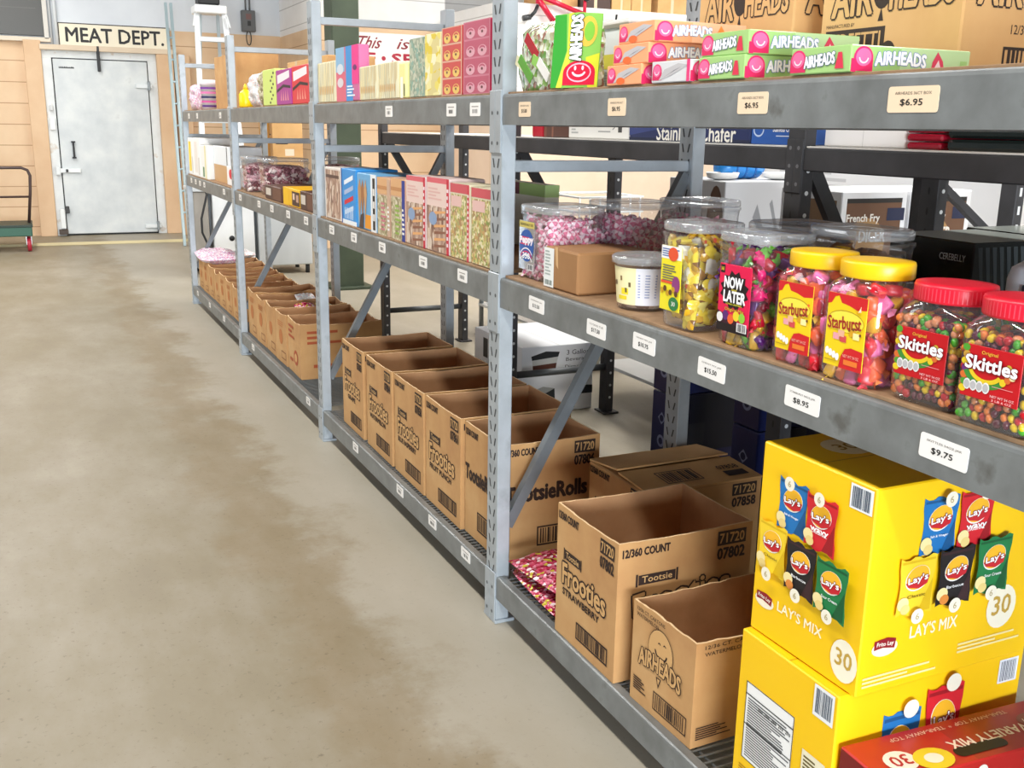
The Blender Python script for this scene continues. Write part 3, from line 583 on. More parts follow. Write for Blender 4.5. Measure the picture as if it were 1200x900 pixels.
# ---------------------------------------------------------------- yellow chip boxes
YL, YD = '#f9c80c|.45', '#eec40e|.45'
def chipbag(F, cu, cv, w, h, col, dark, sub, l=2, wavy=False):
    """printed picture of a chip bag"""
    pts = []
    for k in range(9): pts.append((cu-w/2+w*k/8, cv-h/2+.004*sin(k*1.4)))
    for k in range(5): pts.append((cu+w/2-.05*w*sin(pi*k/4), cv-h/2+h*(k+1)/6))
    for k in range(9): pts.append((cu+w/2-w*k/8, cv+h/2+.004*sin(k*1.7)))
    for k in range(5): pts.append((cu-w/2+.05*w*sin(pi*k/4), cv+h/2-h*(k+1)/6))
    F.poly(pts, col, l); F.poly([(cu+w*.1, cv-h*.48), (cu+w*.45, cv-h*.48), (cu+w*.44, cv+h*.1)], dark, l+1)
    F.rect(cu-w*.46, cv+h*.42, cu+w*.46, cv+h*.46, dark, l+1)
    F.ell(cu, cv+h*.14, w*.34, h*.22, '#f2f0ea', l+2, 22, .3); F.ell(cu, cv+h*.15, w*.32, h*.205, '#f4b828', l+3, 22, .3)
    F.poly([(cu-w*.33, cv+h*.08), (cu+w*.33, cv+h*.16), (cu+w*.28, cv+h*.02), (cu+w*.05, cv-h*.05), (cu-w*.25, cv+h*.0)], '#c4202c', l+4)
    F.text("Lay's", cu, cv+h*.12, w*.54, h*.15, '#8a1420', l+5, .1, rot=.1); F.text("Lay's", cu, cv+h*.12, w*.54, h*.15, '#ffffff', l+6, .03, rot=.1)
    F.text(sub, cu, cv-h*.17, w*.5, h*.055, '#ffffff' if col != '#f3cf2c' else '#6a5210', l+5, .012)
    if wavy: F.text('wavy', cu, cv-h*.14, w*.58, h*.1, '#ffffff', l+6, .05)
    F.ell(cu-w*.35, cv-h*.28, w*.16, h*.12, '#f1dfa0', l+5); F.ell(cu-w*.28, cv-h*.38, w*.13, h*.09, '#e9cf84' if sub != 'Barbecue' else '#e08a3c', l+6)
BAGS = (('#1f74b8', '#145488', 'Salt & Vinegar'), ('#d3232e', '#9c1420', 'ORIGINAL'), ('#f3cf2c', '#dcb414', 'Classic'), ('#1e1a1c', '#3a2226', 'Barbecue'), ('#1c7a44', '#0f5730', 'Sour Cream'))
def chipface(F, w, h, s, cu, cv):
    P = ((-.52, .62), (.42, .58), (-1.0, -.52), (0.0, -.62), (1.0, -.66)) if s < 0 else ((-.5, .62), (.46, .64), (-1.0, -.52), (0.0, -.48), (1.0, -.40))
    a = abs(s)
    for (bu, bv), (c, d, t), k in zip(P, BAGS, range(5)):
        chipbag(F, cu+bu*a, cv+bv*a, a*.94, a*1.18, c, d, t, 2+k*8, k == 1)
        zv = cv+bv*a+(a*.6 if k < 2 else -a*.6); F.ell(cu+bu*a+(0 if k > 1 else .05*a), zv, a*.16, a*.16, '#f2ecd8', 44); F.text('6', cu+bu*a+(0 if k > 1 else .05*a), zv, a*.09, a*.14, '#b9a878', 45, .01)
def fritologo(F, cu, cv, s):
    F.ell(cu, cv-.12*s, .6*s, .32*s, '#f4ead0', 2); F.poly([(cu-.5*s, cv-.14*s), (cu-.1*s, cv-.1*s), (cu+.45*s, cv-.2*s), (cu+.5*s, cv+.16*s), (cu+.1*s, cv+.26*s), (cu-.5*s, cv+.2*s)], '#8e1622', 3); F.text('Frito Lay', cu, cv+.02*s, .78*s, .2*s, '#f6efe2', 4, .02, rot=-.05)
def lays(loc, dx, dy, h, rotz, label, lower=False):
    mb = MB(); mb.box((0, 0, 0), (dx, dy, h), YL, .003); A = aisle(mb, 0, 0, 0, dy); B = near(mb, 0, 0, 0); T = top(mb, 0, 0, h)
    T.rect(.004, dy*.49, dx-.004, dy*.5, '#b88f10'); 
    for cu, cv in ((dx*.28, dy*.7), (dx*.62, dy*.3)): T.ell(cu, cv, .05, .05, '#f6ecc4'); T.text('30', cu, cv, .05, .035, '#a88a20', 2, .02)
    if not lower:
        chipface(A, dy, h, -.092, dy*.47, h*.60); fritologo(A, dy*.13, h*.2, .05); A.text("LAY'S MIX", dy*.47, h*.205, dy*.42, h*.052, '#fff6d2', 2, .02)
        A.ell(dy*.88, h*.14, .036, .044, '#f6efd8', 2); A.text('30', dy*.88, h*.15, .044, .035, '#c4a044', 3, .02); A.rect(dy*.79, h*.06, dy*.96, h*.065, YL) if 0 else None
        A.rect(dy*.80, h*.87, dy*.98, h*.985, '#eef0f2', 2); A.bars(dy*.815, h*.88, dy*.965, h*.975, '#4a5668', 3, 12, 5)
        chipface(B, dx, h, .098, dx*.465, h*.63); fritologo(B, dx*.13, h*.24, .055); B.text("LAY'S MIX", dx*.4, h*.27, dx*.27, h*.062, '#fff6d2', 2, .02)
        B.ell(dx*.80, h*.285, .042, .048, '#f6efd8', 2); B.text('30', dx*.80, h*.295, .052, .042, '#c4a044', 3, .02); B.bars(dx*.56, h*.09, dx*.95, h*.15, '#f6e6a0', 2, 3, 2, False); B.bars(dx*.0+.012, h*.04, dx*.45, h*.1, '#f6e6a0', 2, 3, 2, False)
    else:
        A.rect(dy*.1, h*.3, dy*.62, h*.74, '#f2f2f0', 2); A.frame(dy*.1, h*.3, dy*.62, h*.74, .002, '#2a2a2a', 3); A.bars(dy*.13, h*.32, dy*.6, h*.66, '#55585c', 3, 24, 8, False)
        for k in range(5): A.text('210', dy*(.27+.075*k), h*.63, dy*.05, h*.018, '#1c1c1c', 4, .03)
        A.rect(dy*.1, h*.67, dy*.62, h*.676, '#1c1c1c', 4); A.rect(dy*.1, h*.5, dy*.62, h*.505, '#1c1c1c', 4)
        A.bars(dy*.08, h*.04, dy*.44, h*.26, '#b88a10', 2, 14, 4, False)
        A.rect(dy*.78, h*.83, dy*.97, h*.99, '#eef0f2', 2); A.bars(dy*.8, h*.85, dy*.95, h*.975, '#4a5668', 3, 12, 6); A.rect(dy*.72, h*.42, dy*.94, h*.62, '#efe7c8', 2); A.bars(dy*.74, h*.44, dy*.92, h*.6, '#6a5c2c', 3, 8, 3, False)
        A.ell(dy*.66, h*.28, .022, .022, '#2a2a2a', 3); A.ell(dy*.66, h*.28, .014, .014, YL, 4); A.rect(dy*.63, h*.2, dy*.8, h*.24, '#2a2a2a', 3)
        chipbag(B, dx*.34, h*.6, .1, .2, *BAGS[0], 2); chipbag(B, dx*.56, h*.68, .1, .2, *BAGS[1], 10, True)
        for cu, cv in ((dx*.36, h*.86), (dx*.58, h*.94)): B.ell(cu, cv, .02, .02, '#f2ecd8', 30)
        B.rect(dx*.86, h*.84, dx*.97, h*.97, '#eef0f2', 2); B.bars(dx*.87, h*.85, dx*.96, h*.96, '#4a5668', 3, 12, 7)
    return solo(mb, 'snack_carton', label, 'snack box', loc, rotz)
lays((.002, 1.305, ZB), .50, .305, .425, radians(-1), 'yellow chip box underneath, showing its white nutrition table', True)
lays((.025, 1.288, ZB+.427), .465, .32, .424, radians(0), 'yellow chip box on top, picturing five chip bags on its sides')
def variety():
    mb = MB(); dx, dy, h = .54, .13, .325; RD = '#c02a26|.35'
    mb.box((0, 0, 0), (dx, dy, h), RD, .003); T = top(mb, 0, 0, h); B = near(mb, 0, 0, 0); A = aisle(mb, 0, 0, 0, dy)
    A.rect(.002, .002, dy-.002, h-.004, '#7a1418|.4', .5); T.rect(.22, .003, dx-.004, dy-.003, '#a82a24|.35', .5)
    U = Fr(mb, (dx, dy, h), (-1, 0, 0), (0, -1, 0))
    U.text('VARIETY MIX', dx-.30, dy-.055, .2, .024, '#f6e8dc', 3, .03); U.text('TEAR-AWAY TOP  *  TEAR-AWAY TOP', dx-.25, dy-.108, .3, .011, '#f0c8b4', 3, .01)
    U.ell(dx-.075, dy-.05, .035, .03, '#f6ece6', 3); U.text('30', dx-.075, dy-.05, .042, .03, '#b8202a', 4, .02)
    U.ell(dx-.14, dy-.034, .043, .032, '#ecd22c', 5); U.ell(dx-.14, dy-.034, .02, .015, '#f4f0e4', 6)
    U.rect(dx-.305, dy-.046, dx-.205, dy-.018, '#100c0c', 3); U.ell(dx-.305, dy-.032, .014, .014, '#100c0c', 3); U.ell(dx-.205, dy-.032, .014, .014, '#100c0c', 3)
    U.ell(dx-.43, dy-.07, .035, .022, '#8a4a34', 3); U.text('Frito Lay', dx-.43, dy-.068, .05, .016, '#f0dcc8', 4, .02)
    for k, c in enumerate(('#e0562c', '#c8b8c0', '#1f74b8', '#e8c42c')): B.poly([(.06+.12*k, .08), (.16+.12*k, .08), (.165+.12*k, .27), (.055+.12*k, .27)], c, 2); B.ell(.11+.12*k, .19, .035, .04, '#f2e4c0', 3); B.ell(.11+.12*k, .3, .014, .014, '#f4efe4', 3)
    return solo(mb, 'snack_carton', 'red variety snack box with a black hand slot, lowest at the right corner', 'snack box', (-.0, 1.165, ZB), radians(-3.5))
variety()
# ================================================================ middle shelf: jars, tubs, boxes
RND = random.Random(7)
def sub(name, mb, parent): return mb.build(name, parent)
def jar_shell(mb, w, d, h, kind, mat='clear_plastic'):
    a, b = d/2, w/2
    if kind == 'square':
        mb.rings([(.9, 0, 5), (.985, .008, 6), (1, .02, 7), (1, h*.70, 7), (.98, h*.76, 6), (.955, h*.80, 4), (.91, h*.835, 2.6), (.89, h*.85, 2), (.89, h*.88, 2)], a, b, mat, 36, a, b, True, False)
    else:
        mb.rings([(.84, 0, 5), (.9, .006, 6), (.93, h*.3, 6), (.98, h*.8, 6), (1.0, h*.86, 6), (1.03, h*.87, 6), (1.03, h*.9, 6)], a, b, mat, 36, a, b, True, False)
def cuboid_mesh(name, sx, sy, sz, mat, wrap=None, tw=.0):
    mb = MB(); n = 4
    P = [(.80, -1.0, 4), (1, -.72, 5), (1, .72, 5), (.80, 1.0, 4)]
    mb.rings([(a, z*sz/2, e) for a, z, e in P], 0, 0, mat, 12, sx/2, sy/2, True, True, True)
    if wrap:
        for s in (-1, 1): mb.add([(s*sx*.45, -sy*.12, 0), (s*sx*.45, sy*.12, 0), (s*sx*.8, sy*.34, sz*.22), (s*sx*.82, 0, -sz*.25), (s*sx*.8, -sy*.34, sz*.2)], [(0, 1, 2, 3, 4)], wrap)
    o = mb.build(name); me = o.data; bpy.data.objects.remove(o); return me
def skittle_mesh(col):
    mb = MB(); mb.rings([(.3, -.98, 2), (.7, -.75, 2), (.95, -.35, 2), (1, 0, 2), (.95, .35, 2), (.7, .75, 2), (.3, .98, 2)], 0, 0, col, 10, 1, 1)
    mb.v = [(x*.0083, y*.0083, z*.006) for x, y, z in mb.v]; o = mb.build('s'); me = o.data; bpy.data.objects.remove(o); return me
def mint_mesh():
    mb = MB(); n = 18; r = .0155; t = .0055; vs = []; fs = []; ms = []
    for z, q in ((-t, .75), (-t*.5, 1), (t*.5, 1), (t, .75)): vs += [(r*q*cos(2*pi*k/n), r*q*sin(2*pi*k/n), z) for k in range(n)]
    vs += [(0, 0, -t*1.1), (0, 0, t*1.1)]
    col = lambda k: '#de7d9c|.2' if (k//3) % 2 else '#f6e0e7|.2'
    for i in range(3):
        for k in range(n): fs.append((i*n+k, i*n+(k+1) % n, (i+1)*n+(k+1) % n, (i+1)*n+k)); ms.append(col(k))
    for k in range(n): fs.append(((k+1) % n, k, 4*n)); ms.append(col(k)); fs.append((3*n+k, 3*n+(k+1) % n, 4*n+1)); ms.append(col(k))
    mb.add(vs, fs, ms)
    for s in (-1, 1): mb.add([(s*r*.95, 0, 0), (s*r*1.7, r*.55, .002), (s*r*1.8, 0, -.003), (s*r*1.7, -r*.55, .002)], [(0, 1, 2, 3)], '#f3bccd|.2')
    o = mb.build('m'); me = o.data; bpy.data.objects.remove(o); return me
def scatter_faces(w, d, z0, z1, pitch, ins, faces='anb', topz=None, skip=None):
    """spots just inside the jar wall, on the aisle side (a), near side (n) and the heap's top (t)"""
    out = []
    def lay(L, f):
        k = 0; z = z0+pitch*.45
        while z < z1:
            s = ins+(pitch*.5 if k % 2 else pitch*.15)
            while s < L-ins*.8:
                out.append(f(s+RND.uniform(-.2, .2)*pitch, z+RND.uniform(-.2, .2)*pitch)); s += pitch
            z += pitch*.86; k += 1
    if 'a' in faces: lay(w, lambda s, z: (ins+RND.uniform(0, .25)*pitch, s, z, 'a'))
    if 'n' in faces: lay(d, lambda s, z: (s, ins+RND.uniform(0, .25)*pitch, z, 'n'))
    if 't' in faces:
        x = ins*1.6
        while x < d-ins*1.4:
            y = ins*1.6
            while y < w-ins*1.4: out.append((x+RND.uniform(-.2, .2)*pitch, y+RND.uniform(-.2, .2)*pitch, z1+RND.uniform(-.1, .35)*pitch, 't')); y += pitch
            x += pitch
    return [q for q in out if not (skip and skip(q))]
def core(loc, w, d, z0, z1, ins, mat, label, lump=.008):
    """the uncountable rest of the sweets filling the middle of a jar"""
    mb = MB(); n = 12; vs = []; fs = []
    mb.rings([(.82, z0, 5), (1, z0+.012, 6), (1, z1-.02, 6), (.85, z1-.004, 4), (.3, z1+.004, 2)], d/2, w/2, mat, 28, d/2-ins, w/2-ins, True, True)
    return tag(mb.build('candy_pile', None, loc), label, 'candy', None, 'stuff')
def tin(z, h, L): return (1-(.9+.1*max(0, min(1, z/h))))*L/2
def put(name, me, label, cat, p, rot, group, s=1):
    o = bpy.data.objects.new(name, me); COL.objects.link(o); o.location = p; o.rotation_euler = rot; o.scale = (s, s, s)
    return tag(o, label, cat, group)
def labelfr(mb, w, h, y0, z0, mat, x=-.0022):
    """jar label: a thin card on the aisle side; returns its frame"""
    mb.box((x, y0, z0), (x+.0016, y0+w, z0+h), mat, .0006); return aisle(mb, x, y0, z0, w)
# ---- skittle jars
RB = ['#b81c26|.2', '#e8c21c|.2', '#4aa02c|.2', '#e07a34|.2', '#5a1830|.2', '#d98a5c|.2']
SK = [skittle_mesh(c) for c in RB]; SKN = ['red', 'yellow', 'green', 'orange', 'purple', 'pale orange']
scount = 0
def skittles(loc, which):
    global scount
    w, d, h = .142, .13, .205
    t = thing('candy_jar', 'square clear jar of rainbow candies with red lid, '+which, 'candy jar', loc)
    mb = MB(); jar_shell(mb, w, d, h, 'square'); sub('jar_body', mb, t)
    mb = MB(); z = h*.86; mb.rings([(.96, z, 2), (.98, z+.003, 2), (.98, z+.025, 2), (.955, z+.03, 2), (.6, z+.031, 2)], d/2, w/2, '#dd1c34|.35', 48, d/2, w/2)
    for k in range(60): a = 2*pi*k/60; mb.add([(d/2+(d/2*.982)*cos(a+q), w/2+(w/2*.982)*sin(a+q), z+zz) for q, zz in ((0, .004), (.03, .004), (.03, .025), (0, .025))], [(0, 1, 2, 3)], '#e8485a|.35')
    sub('lid', mb, t)
    mb = MB(); F = labelfr(mb, .108, .084, .016, .046, '#c3151f|.35'); W_, H_ = .108, .084
    F.poly([(0, H_), (0, 0), (.012, 0), (.008, .04), (.016, .07), (.006, H_)], '#d9c23a', 1) if 0 else None
    for k, c in enumerate(('#e3c423', '#4f9a2e', '#d66a2a', '#6b2a78', '#e3c423', '#c99a3c', '#4f9a2e')): F.ell(.004+.002*(k % 2), .012+.011*k, .007, .006, c, 1, 12)
    F.arc(W_*.42, H_*.62, .045, .034, .010, '#3c8a34', 1, 200, 330); F.arc(W_*.42, H_*.62, .034, .026, .007, '#e3c423', 2, 200, 330)
    for k, c in enumerate(('#e3c423', '#d66a2a', '#e8d9a0', '#d98a3c', '#c8b43c')): F.ell(W_*.72+.008*(k % 3), H_*(.42+.07*k), .006, .006, c, 3, 12)
    F.text('Original', W_*.45, H_*.88, .03, .007, '#e8b43c', 2, .02)
    F.text('Skittles', W_*.5, H_*.68, W_*.88, H_*.25, '#7a0c14', 4, .1); F.text('Skittles', W_*.5, H_*.68, W_*.88, H_*.25, '#ffffff', 5, .045)
    for k in range(4): F.ell(W_*(.12+.11*k), H_*.24, .007, .009, '#e8e6e4', 2, 12); F.ell(W_*(.12+.11*k), H_*.24, .005, .0065, '#b8b6b8', 3, 12)
    F.text('NET WT 54 OZ', W_*.74, H_*.12, W_*.4, H_*.045, '#f0c8c8', 2, .01); F.text('3 LB 6 OZ', W_*.74, H_*.05, W_*.34, H_*.04, '#f0c8c8', 2, .01); F.rect(W_*.55, H_*.3, W_*.9, H_*.31, '#e8a8a8', 2)
    sub('label', mb, t)
    core(loc, w, d, .005, .148, .017, 'rainbow_core', 'mass of small round candies in the red-lidded jar '+which)
    for (x, y, z, f) in scatter_faces(w, d, .008, .143, .0148, .0102, 'ant', None, lambda q: q[3] == 'a' and .024 < w-q[1] < .118 and .054 < q[2] < .122):
        k = RND.randrange(6)
        rot = (RND.uniform(-.6, .6)+(pi/2 if f == 'n' else 0), RND.uniform(-.6, .6)+(pi/2 if f == 'a' else 0), RND.uniform(0, 6))
        if scount < 300: put('round_candy', SK[k], SKN[k]+' round candy in the red-lidded jar, '+which, 'candy', (loc[0]+x, loc[1]+y, loc[2]+z), rot, SKN[k]+' candies, '+which); scount += 1
        else: LATE.append((SK[k], (loc[0]+x, loc[1]+y, loc[2]+z), rot))
LATE = []
skittles((.006, .998, ZM+.001), 'right of the pair')
skittles((.02, 1.152, ZM+.001), 'left of the pair')
if LATE:
    mb = MB()
    for me, p, r in LATE:
        q = Euler(r).to_matrix(); mb.add([q @ v.co+Vector(p) for v in me.vertices], [tuple(f.vertices) for f in me.polygons], me.materials[0].name, True)
    tag(mb.build('round_candies'), 'remaining small round candies in the left red-lidded jar', 'candy', None, 'stuff')
# ---- starburst jars
CH = [('pink', '#ea6fa8|.3', '#f09ac2|.25'), ('red', '#d31f30|.3', '#e04a54|.25'), ('orange', '#f0602c|.3', '#f4854c|.25'), ('yellow', '#f0b51e|.3', '#f4c94c|.25')]
CHM = [cuboid_mesh('c', .036, .031, .02, a, b) for _, a, b in CH]
def starburst(loc, which):
    w, d, h = .142, .13, .225
    t = thing('candy_jar', 'square clear jar of wrapped fruit chews with yellow lid, '+which, 'candy jar', loc)
    mb = MB(); jar_shell(mb, w, d, h, 'square'); sub('jar_body', mb, t)
    mb = MB(); z = h*.865; mb.rings([(.95, z, 2), (.97, z+.003, 2), (.97, z+.025, 2), (.945, z+.03, 2), (.6, z+.031, 2)], d/2, w/2, '#f6c414|.35', 48, d/2, w/2); sub('lid', mb, t)
    mb = MB(); F = labelfr(mb, .1, .136, .018, .028, '#f4cf1a|.35'); W_, H_ = .1, .136
    F.poly([(0, H_*.84), (W_*.1, H_*.86), (W_*.18, H_*.95), (W_*.28, H_*.97), (W_*.36, H_*.88), (W_*.55, H_*.86), (W_*.75, H_*.82), (W_, H_*.84), (W_, H_), (0, H_)], '#cf1c22', 1)
    F.ell(W_*.5, H_*.64, W_*.46, H_*.15, '#b89a1c', 1); F.ell(W_*.5, H_*.635, W_*.45, H_*.14, '#fbe24a', 2)
    F.text('Starburst', W_*.48, H_*.62, W_*.84, H_*.17, '#e8d44a', 3, .07, rot=.08); F.text('Starburst', W_*.48, H_*.62, W_*.84, H_*.17, '#a3161c', 4, .028, rot=.08)
    for u, v, c in ((.3, .42, '#e8a0a8'), (.48, .4, '#cf4a4c'), (.42, .47, '#e8b090'), (.7, .5, '#d8a020'), (.8, .47, '#f6e9a0')): F.rect(W_*u-.008, H_*v-.006, W_*u+.008, H_*v+.006, c, 3)
    for u, v in ((.62, .54), (.72, .56), (.84, .58), (.9, .5)): F.ell(W_*u, H_*v, .003, .003, '#7a4a1c', 4, 10)
    F.poly([(W_*.42, 0), (W_, 0), (W_, H_*.28), (W_*.7, H_*.3), (W_*.55, H_*.27), (W_*.46, H_*.16)], '#cf1c22', 3)
    for k in range(4): F.ell(W_*(.1+.09*k), H_*(.2-.02*k), .005, .007, '#f2f2ee', 4, 12)
    F.text('NET WT 54 OZ', W_*.72, H_*.18, W_*.4, H_*.04, '#f4b0a0', 5, .01); F.rect(W_*.55, H_*.06, W_*.9, H_*.13, '#e8782c', 5); F.rect(W_*.05, H_*.07, W_*.36, H_*.085, '#b89a1c', 4)
    sub('label', mb, t)
    core(loc, w, d, .005, .158, .026, 'fruit_core', 'mass of wrapped chews in the yellow-lidded jar '+which)
    for (x, y, z, f) in scatter_faces(w, d, .004, .168, .031, .0175, 'ant', None, lambda q: q[3] == 'a' and .03 < w-q[1] < .108 and .05 < q[2] < .145):
        k = RND.choice((0, 0, 1, 1, 1, 2, 2, 3)); rot = (RND.uniform(-.7, .7)+(pi/2 if f == 'n' else 0), RND.uniform(-.7, .7)+(pi/2 if f == 'a' else 0), RND.uniform(0, 6))
        put('wrapped_chew', CHM[k], CH[k][0]+' wrapped fruit chew in the yellow-lidded jar, '+which, 'candy', (loc[0]+x, loc[1]+y, loc[2]+z), rot, CH[k][0]+' chews, '+which)
starburst((.012, 1.325, ZM+.001), 'right of the pair')
starburst((.02, 1.475, ZM+.001), 'left of the pair')
# ---- the clear-lidded chew jar and the gold-wrapped mix jars
def clear_lid(t, w, d, z, r=1.0, e=5):
    mb = MB(); mb.rings([(.98*r, z, e), (1.0*r, z+.003, e), (1.0*r, z+.018, e), (.96*r, z+.022, e), (.86*r, z+.0215, e), (.84*r, z+.019, e), (.3*r, z+.0195, 2)], d/2, w/2, 'clear_lid', 40, d/2*1.02, w/2*1.02)
    return sub('lid', mb, t)
NL = [('red', '#b8142e|.28'), ('magenta', '#d02a6c|.28'), ('purple', '#5b2470|.28'), ('green', '#6cb83c|.28'), ('gold', '#c99a24|.28'), ('dark red', '#6c1424|.28')]
NLM = [cuboid_mesh('n', .04, .024, .016, c, c) for _, c in NL]
w, d, h = .155, .16, .222; loc = (.018, 1.66, ZM+.001)
t = thing('candy_jar', 'clear-lidded jar of chewy candy with a hot pink and black label', 'candy jar', loc)
mb = MB(); jar_shell(mb, w, d, h+.02, 'tub'); sub('jar_body', mb, t); clear_lid(t, w, d, h)
mb = MB(); F = labelfr(mb, .108, .145, .02, .03, '#e0144c|.35', -.001); W_, H_ = .108, .145
F.rect(0, 0, W_, H_*.12, '#17090c'); F.poly([(0, H_*.12), (0, H_*.3), (W_*.5, H_*.2), (W_, H_*.12)], '#3a0f24'); F.rect(W_*.03, H_*.86, W_*.17, H_*.98, '#17090c'); F.text('365', W_*.1, H_*.92, W_*.1, H_*.05, '#e8c83c', 2, .03)
P = []
for k in range(24): a = 2*pi*k/24; q = 1 if k % 2 else .8; P.append((W_*.5+W_*.46*q*cos(a), H_*.62+H_*.3*q*sin(a)))
F.poly(P, '#17090c', 1)
F.text('NOW', W_*.47, H_*.735, W_*.58, H_*.16, '#ffffff', 2, .05); F.text('LATER', W_*.52, H_*.53, W_*.68, H_*.16, '#ffffff', 2, .05); F.text('and', W_*.5, H_*.635, W_*.16, H_*.035, '#e8d43c', 3, .03)
F.text('LONG LASTING', W_*.52, H_*.42, W_*.5, H_*.025, '#e8e03c', 2, .02); F.text('Original Mix', W_*.55, H_*.335, W_*.6, H_*.06, '#7a0c1c', 2, .05); F.text('Original Mix', W_*.55, H_*.335, W_*.6, H_*.06, '#f0c03c', 3, .01)
for u, v, c in ((.28, .24, '#5b2470'), (.45, .2, '#e8622c'), (.62, .26, '#e8d02c'), (.8, .25, '#8cc83c'), (.1, .2, '#e8e4e0')): F.ell(W_*u, H_*v, .011, .011, c, 3, 10)
F.rect(W_*.66, H_*.04, W_*.97, H_*.17, '#f0eeec', 4); F.bars(W_*.69, H_*.05, W_*.94, H_*.16, '#222222', 5, 11, 3)
sub('label', mb, t)
core(loc, w, d, .005, .185, .026, 'chew_core', 'mass of chewy candy filling the middle of the pink-labelled jar')
for (x, y, z, f) in scatter_faces(w, d, .004, .19, .028, .0165, 'ant', None, lambda q: q[3] == 'a' and .035 < w-q[1] < .115 and .05 < q[2] < .155):
    x += tin(z, h, d)*(1-2*x/d); y += tin(z, h, w)*(1-2*y/w)
    k = RND.randrange(6); rot = (RND.uniform(-.7, .7)+(pi/2 if f == 'n' else 0), RND.uniform(-.7, .7)+(pi/2 if f == 'a' else 0), RND.uniform(0, 6))
    put('wrapped_chew', NLM[k], NL[k][0]+' wrapped chew in the jar with the hot pink label', 'candy', (loc[0]+x, loc[1]+y, loc[2]+z), rot, NL[k][0]+' chews in the pink-labelled jar')
mosaic('gold_crinkle', ['#e8c428', '#f4dc5a', '#c9901e', '#7a4a22', '#d8502c', '#f0e6b0'], 70, .22, .6, 1, .006)
def pouches(loc, w, d, z0, z1, n, mats, lab, grp, s=.06, faces='an'):
    mes = []
    for i, m_ in enumerate(mats):
        mb = pillow(s*1.15, s*.8, s*.32, m_, 40+i, 8, .35); o = mb.build('p'); mes.append(o.data); bpy.data.objects.remove(o)
    for i in range(n):
        f = faces[i % len(faces)]; z = z0+(z1-z0)*((i*.618) % 1)
        if f == 'a': p = (.03, s*.55+(w-s*1.1)*RND.random(), z); rot = (RND.uniform(-.5, .5), -pi/2+RND.uniform(-.3, .3), RND.uniform(-.4, .4))
        elif f == 'n': p = (s*.55+(d-s*1.1)*RND.random(), .03, z); rot = (pi/2+RND.uniform(-.3, .3), RND.uniform(-.5, .5), RND.uniform(-.3, .3))
        else: p = (s*.5+(d-s)*RND.random(), s*.5+(w-s)*RND.random(), z1+RND.uniform(-.01, .01)); rot = (RND.uniform(-.6, .6), RND.uniform(-.6, .6), RND.uniform(0, 6))
        put('wrapped_candy', mes[i % len(mes)], lab[i % len(mes)], 'candy', tuple(loc[k]+p[k] for k in range(3)), rot, lab[i % len(mes)] if 0 else grp+' '+lab[i % len(mes)].split()[0])
w, d, h = .145, .15, .225; loc = (.012, 1.88, ZM+.001)
t = thing('candy_jar', 'clear-lidded jar of yellow wrapped candy mix between the paper-label tub and the hot pink label', 'candy jar', loc)
mb = MB(); jar_shell(mb, w, d, h+.02, 'tub'); sub('jar_body', mb, t); clear_lid(t, w, d, h)
mb = MB(); F = labelfr(mb, .082, .15, .045, .04, '#efdf2c|.3', -.001); W_, H_ = .082, .15
F.rect(0, H_*.8, W_, H_, '#f2f0ec'); F.bars(W_*.05, H_*.83, W_*.95, H_*.97, '#4a68a8', 2, 4, 3, False); F.ell(W_*.6, H_*.88, .02, .016, '#e0522c', 3); F.bars(W_*.1, H_*.45, W_*.9, H_*.72, '#6a6a5c', 2, 7, 9, False); F.rect(W_*.05, H_*.42, W_*.95, H_*.46, '#e6522c', 3); F.ell(W_*.8, H_*.42, .016, .02, '#8a3a78', 3)
for k in range(6): F.ell(W_*(.12+.14*k), H_*(.3+.04*sin(k*2)), .007, .007, '#5c3a22' if k % 2 else '#c89a1c', 3, 10)
F.ell(W_*.72, H_*.12, .02, .016, '#2c7a44', 3); F.text('30', W_*.72, H_*.12, .014, .01, '#f0f0e8', 4, .02)
sub('label', mb, t)
core(loc, w, d, .005, .185, .04, 'gold_wrap', 'mass of yellow wrapped candy filling the middle of its jar')
pouches(loc, w, d, .03, .19, 34, ['gold_wrap', 'gold_wrap', 'gold_crinkle', 'gold_wrap', '#e8e2d4|.3'], ['gold foil candy in the jar with the yellow label', 'gold foil candy in the jar with the yellow label', 'yellow wrapped candy in the jar with the yellow label', 'bronze wrapped candy in the jar with the yellow label', 'white wrapped candy in the jar with the yellow label'], 'yellow-label jar', .05, 'ant')
w, d, h = .19, .15, .235; loc = (.20, 1.555, ZM+.001)
t = thing('candy_jar', 'wide clear jar of gold foil candy behind the yellow-lidded jars', 'candy jar', loc)
mb = MB(); jar_shell(mb, w, d, h+.02, 'tub'); sub('jar_body', mb, t); clear_lid(t, w, d, h)
core(loc, w, d, .005, .185, .04, 'gold_wrap', 'mass of gold foil candy filling the wide back jar')
pouches(loc, w, d, .06, .19, 30, ['gold_wrap', '#d9b43c|.25', '#8a5a2c|.3'], ['gold foil candy in the wide back jar', 'yellow wrapped candy in the wide back jar', 'brown wrapped candy in the wide back jar'], 'wide back jar', .05, 'ant')
# another clear-lidded jar behind the pink label
w, d, h = .2, .19, .225; loc = (.2, 1.76, ZM+.001)
t = thing('candy_jar', 'clear-lidded jar of red chews just behind the jar with the hot pink label', 'candy jar', loc)
mb = MB(); jar_shell(mb, w, d, h+.02, 'tub'); sub('jar_body', mb, t); clear_lid(t, w, d, h)
core(loc, w, d, .008, .18, .024, 'chew_core', 'mass of chews filling the jar behind the hot pink label')
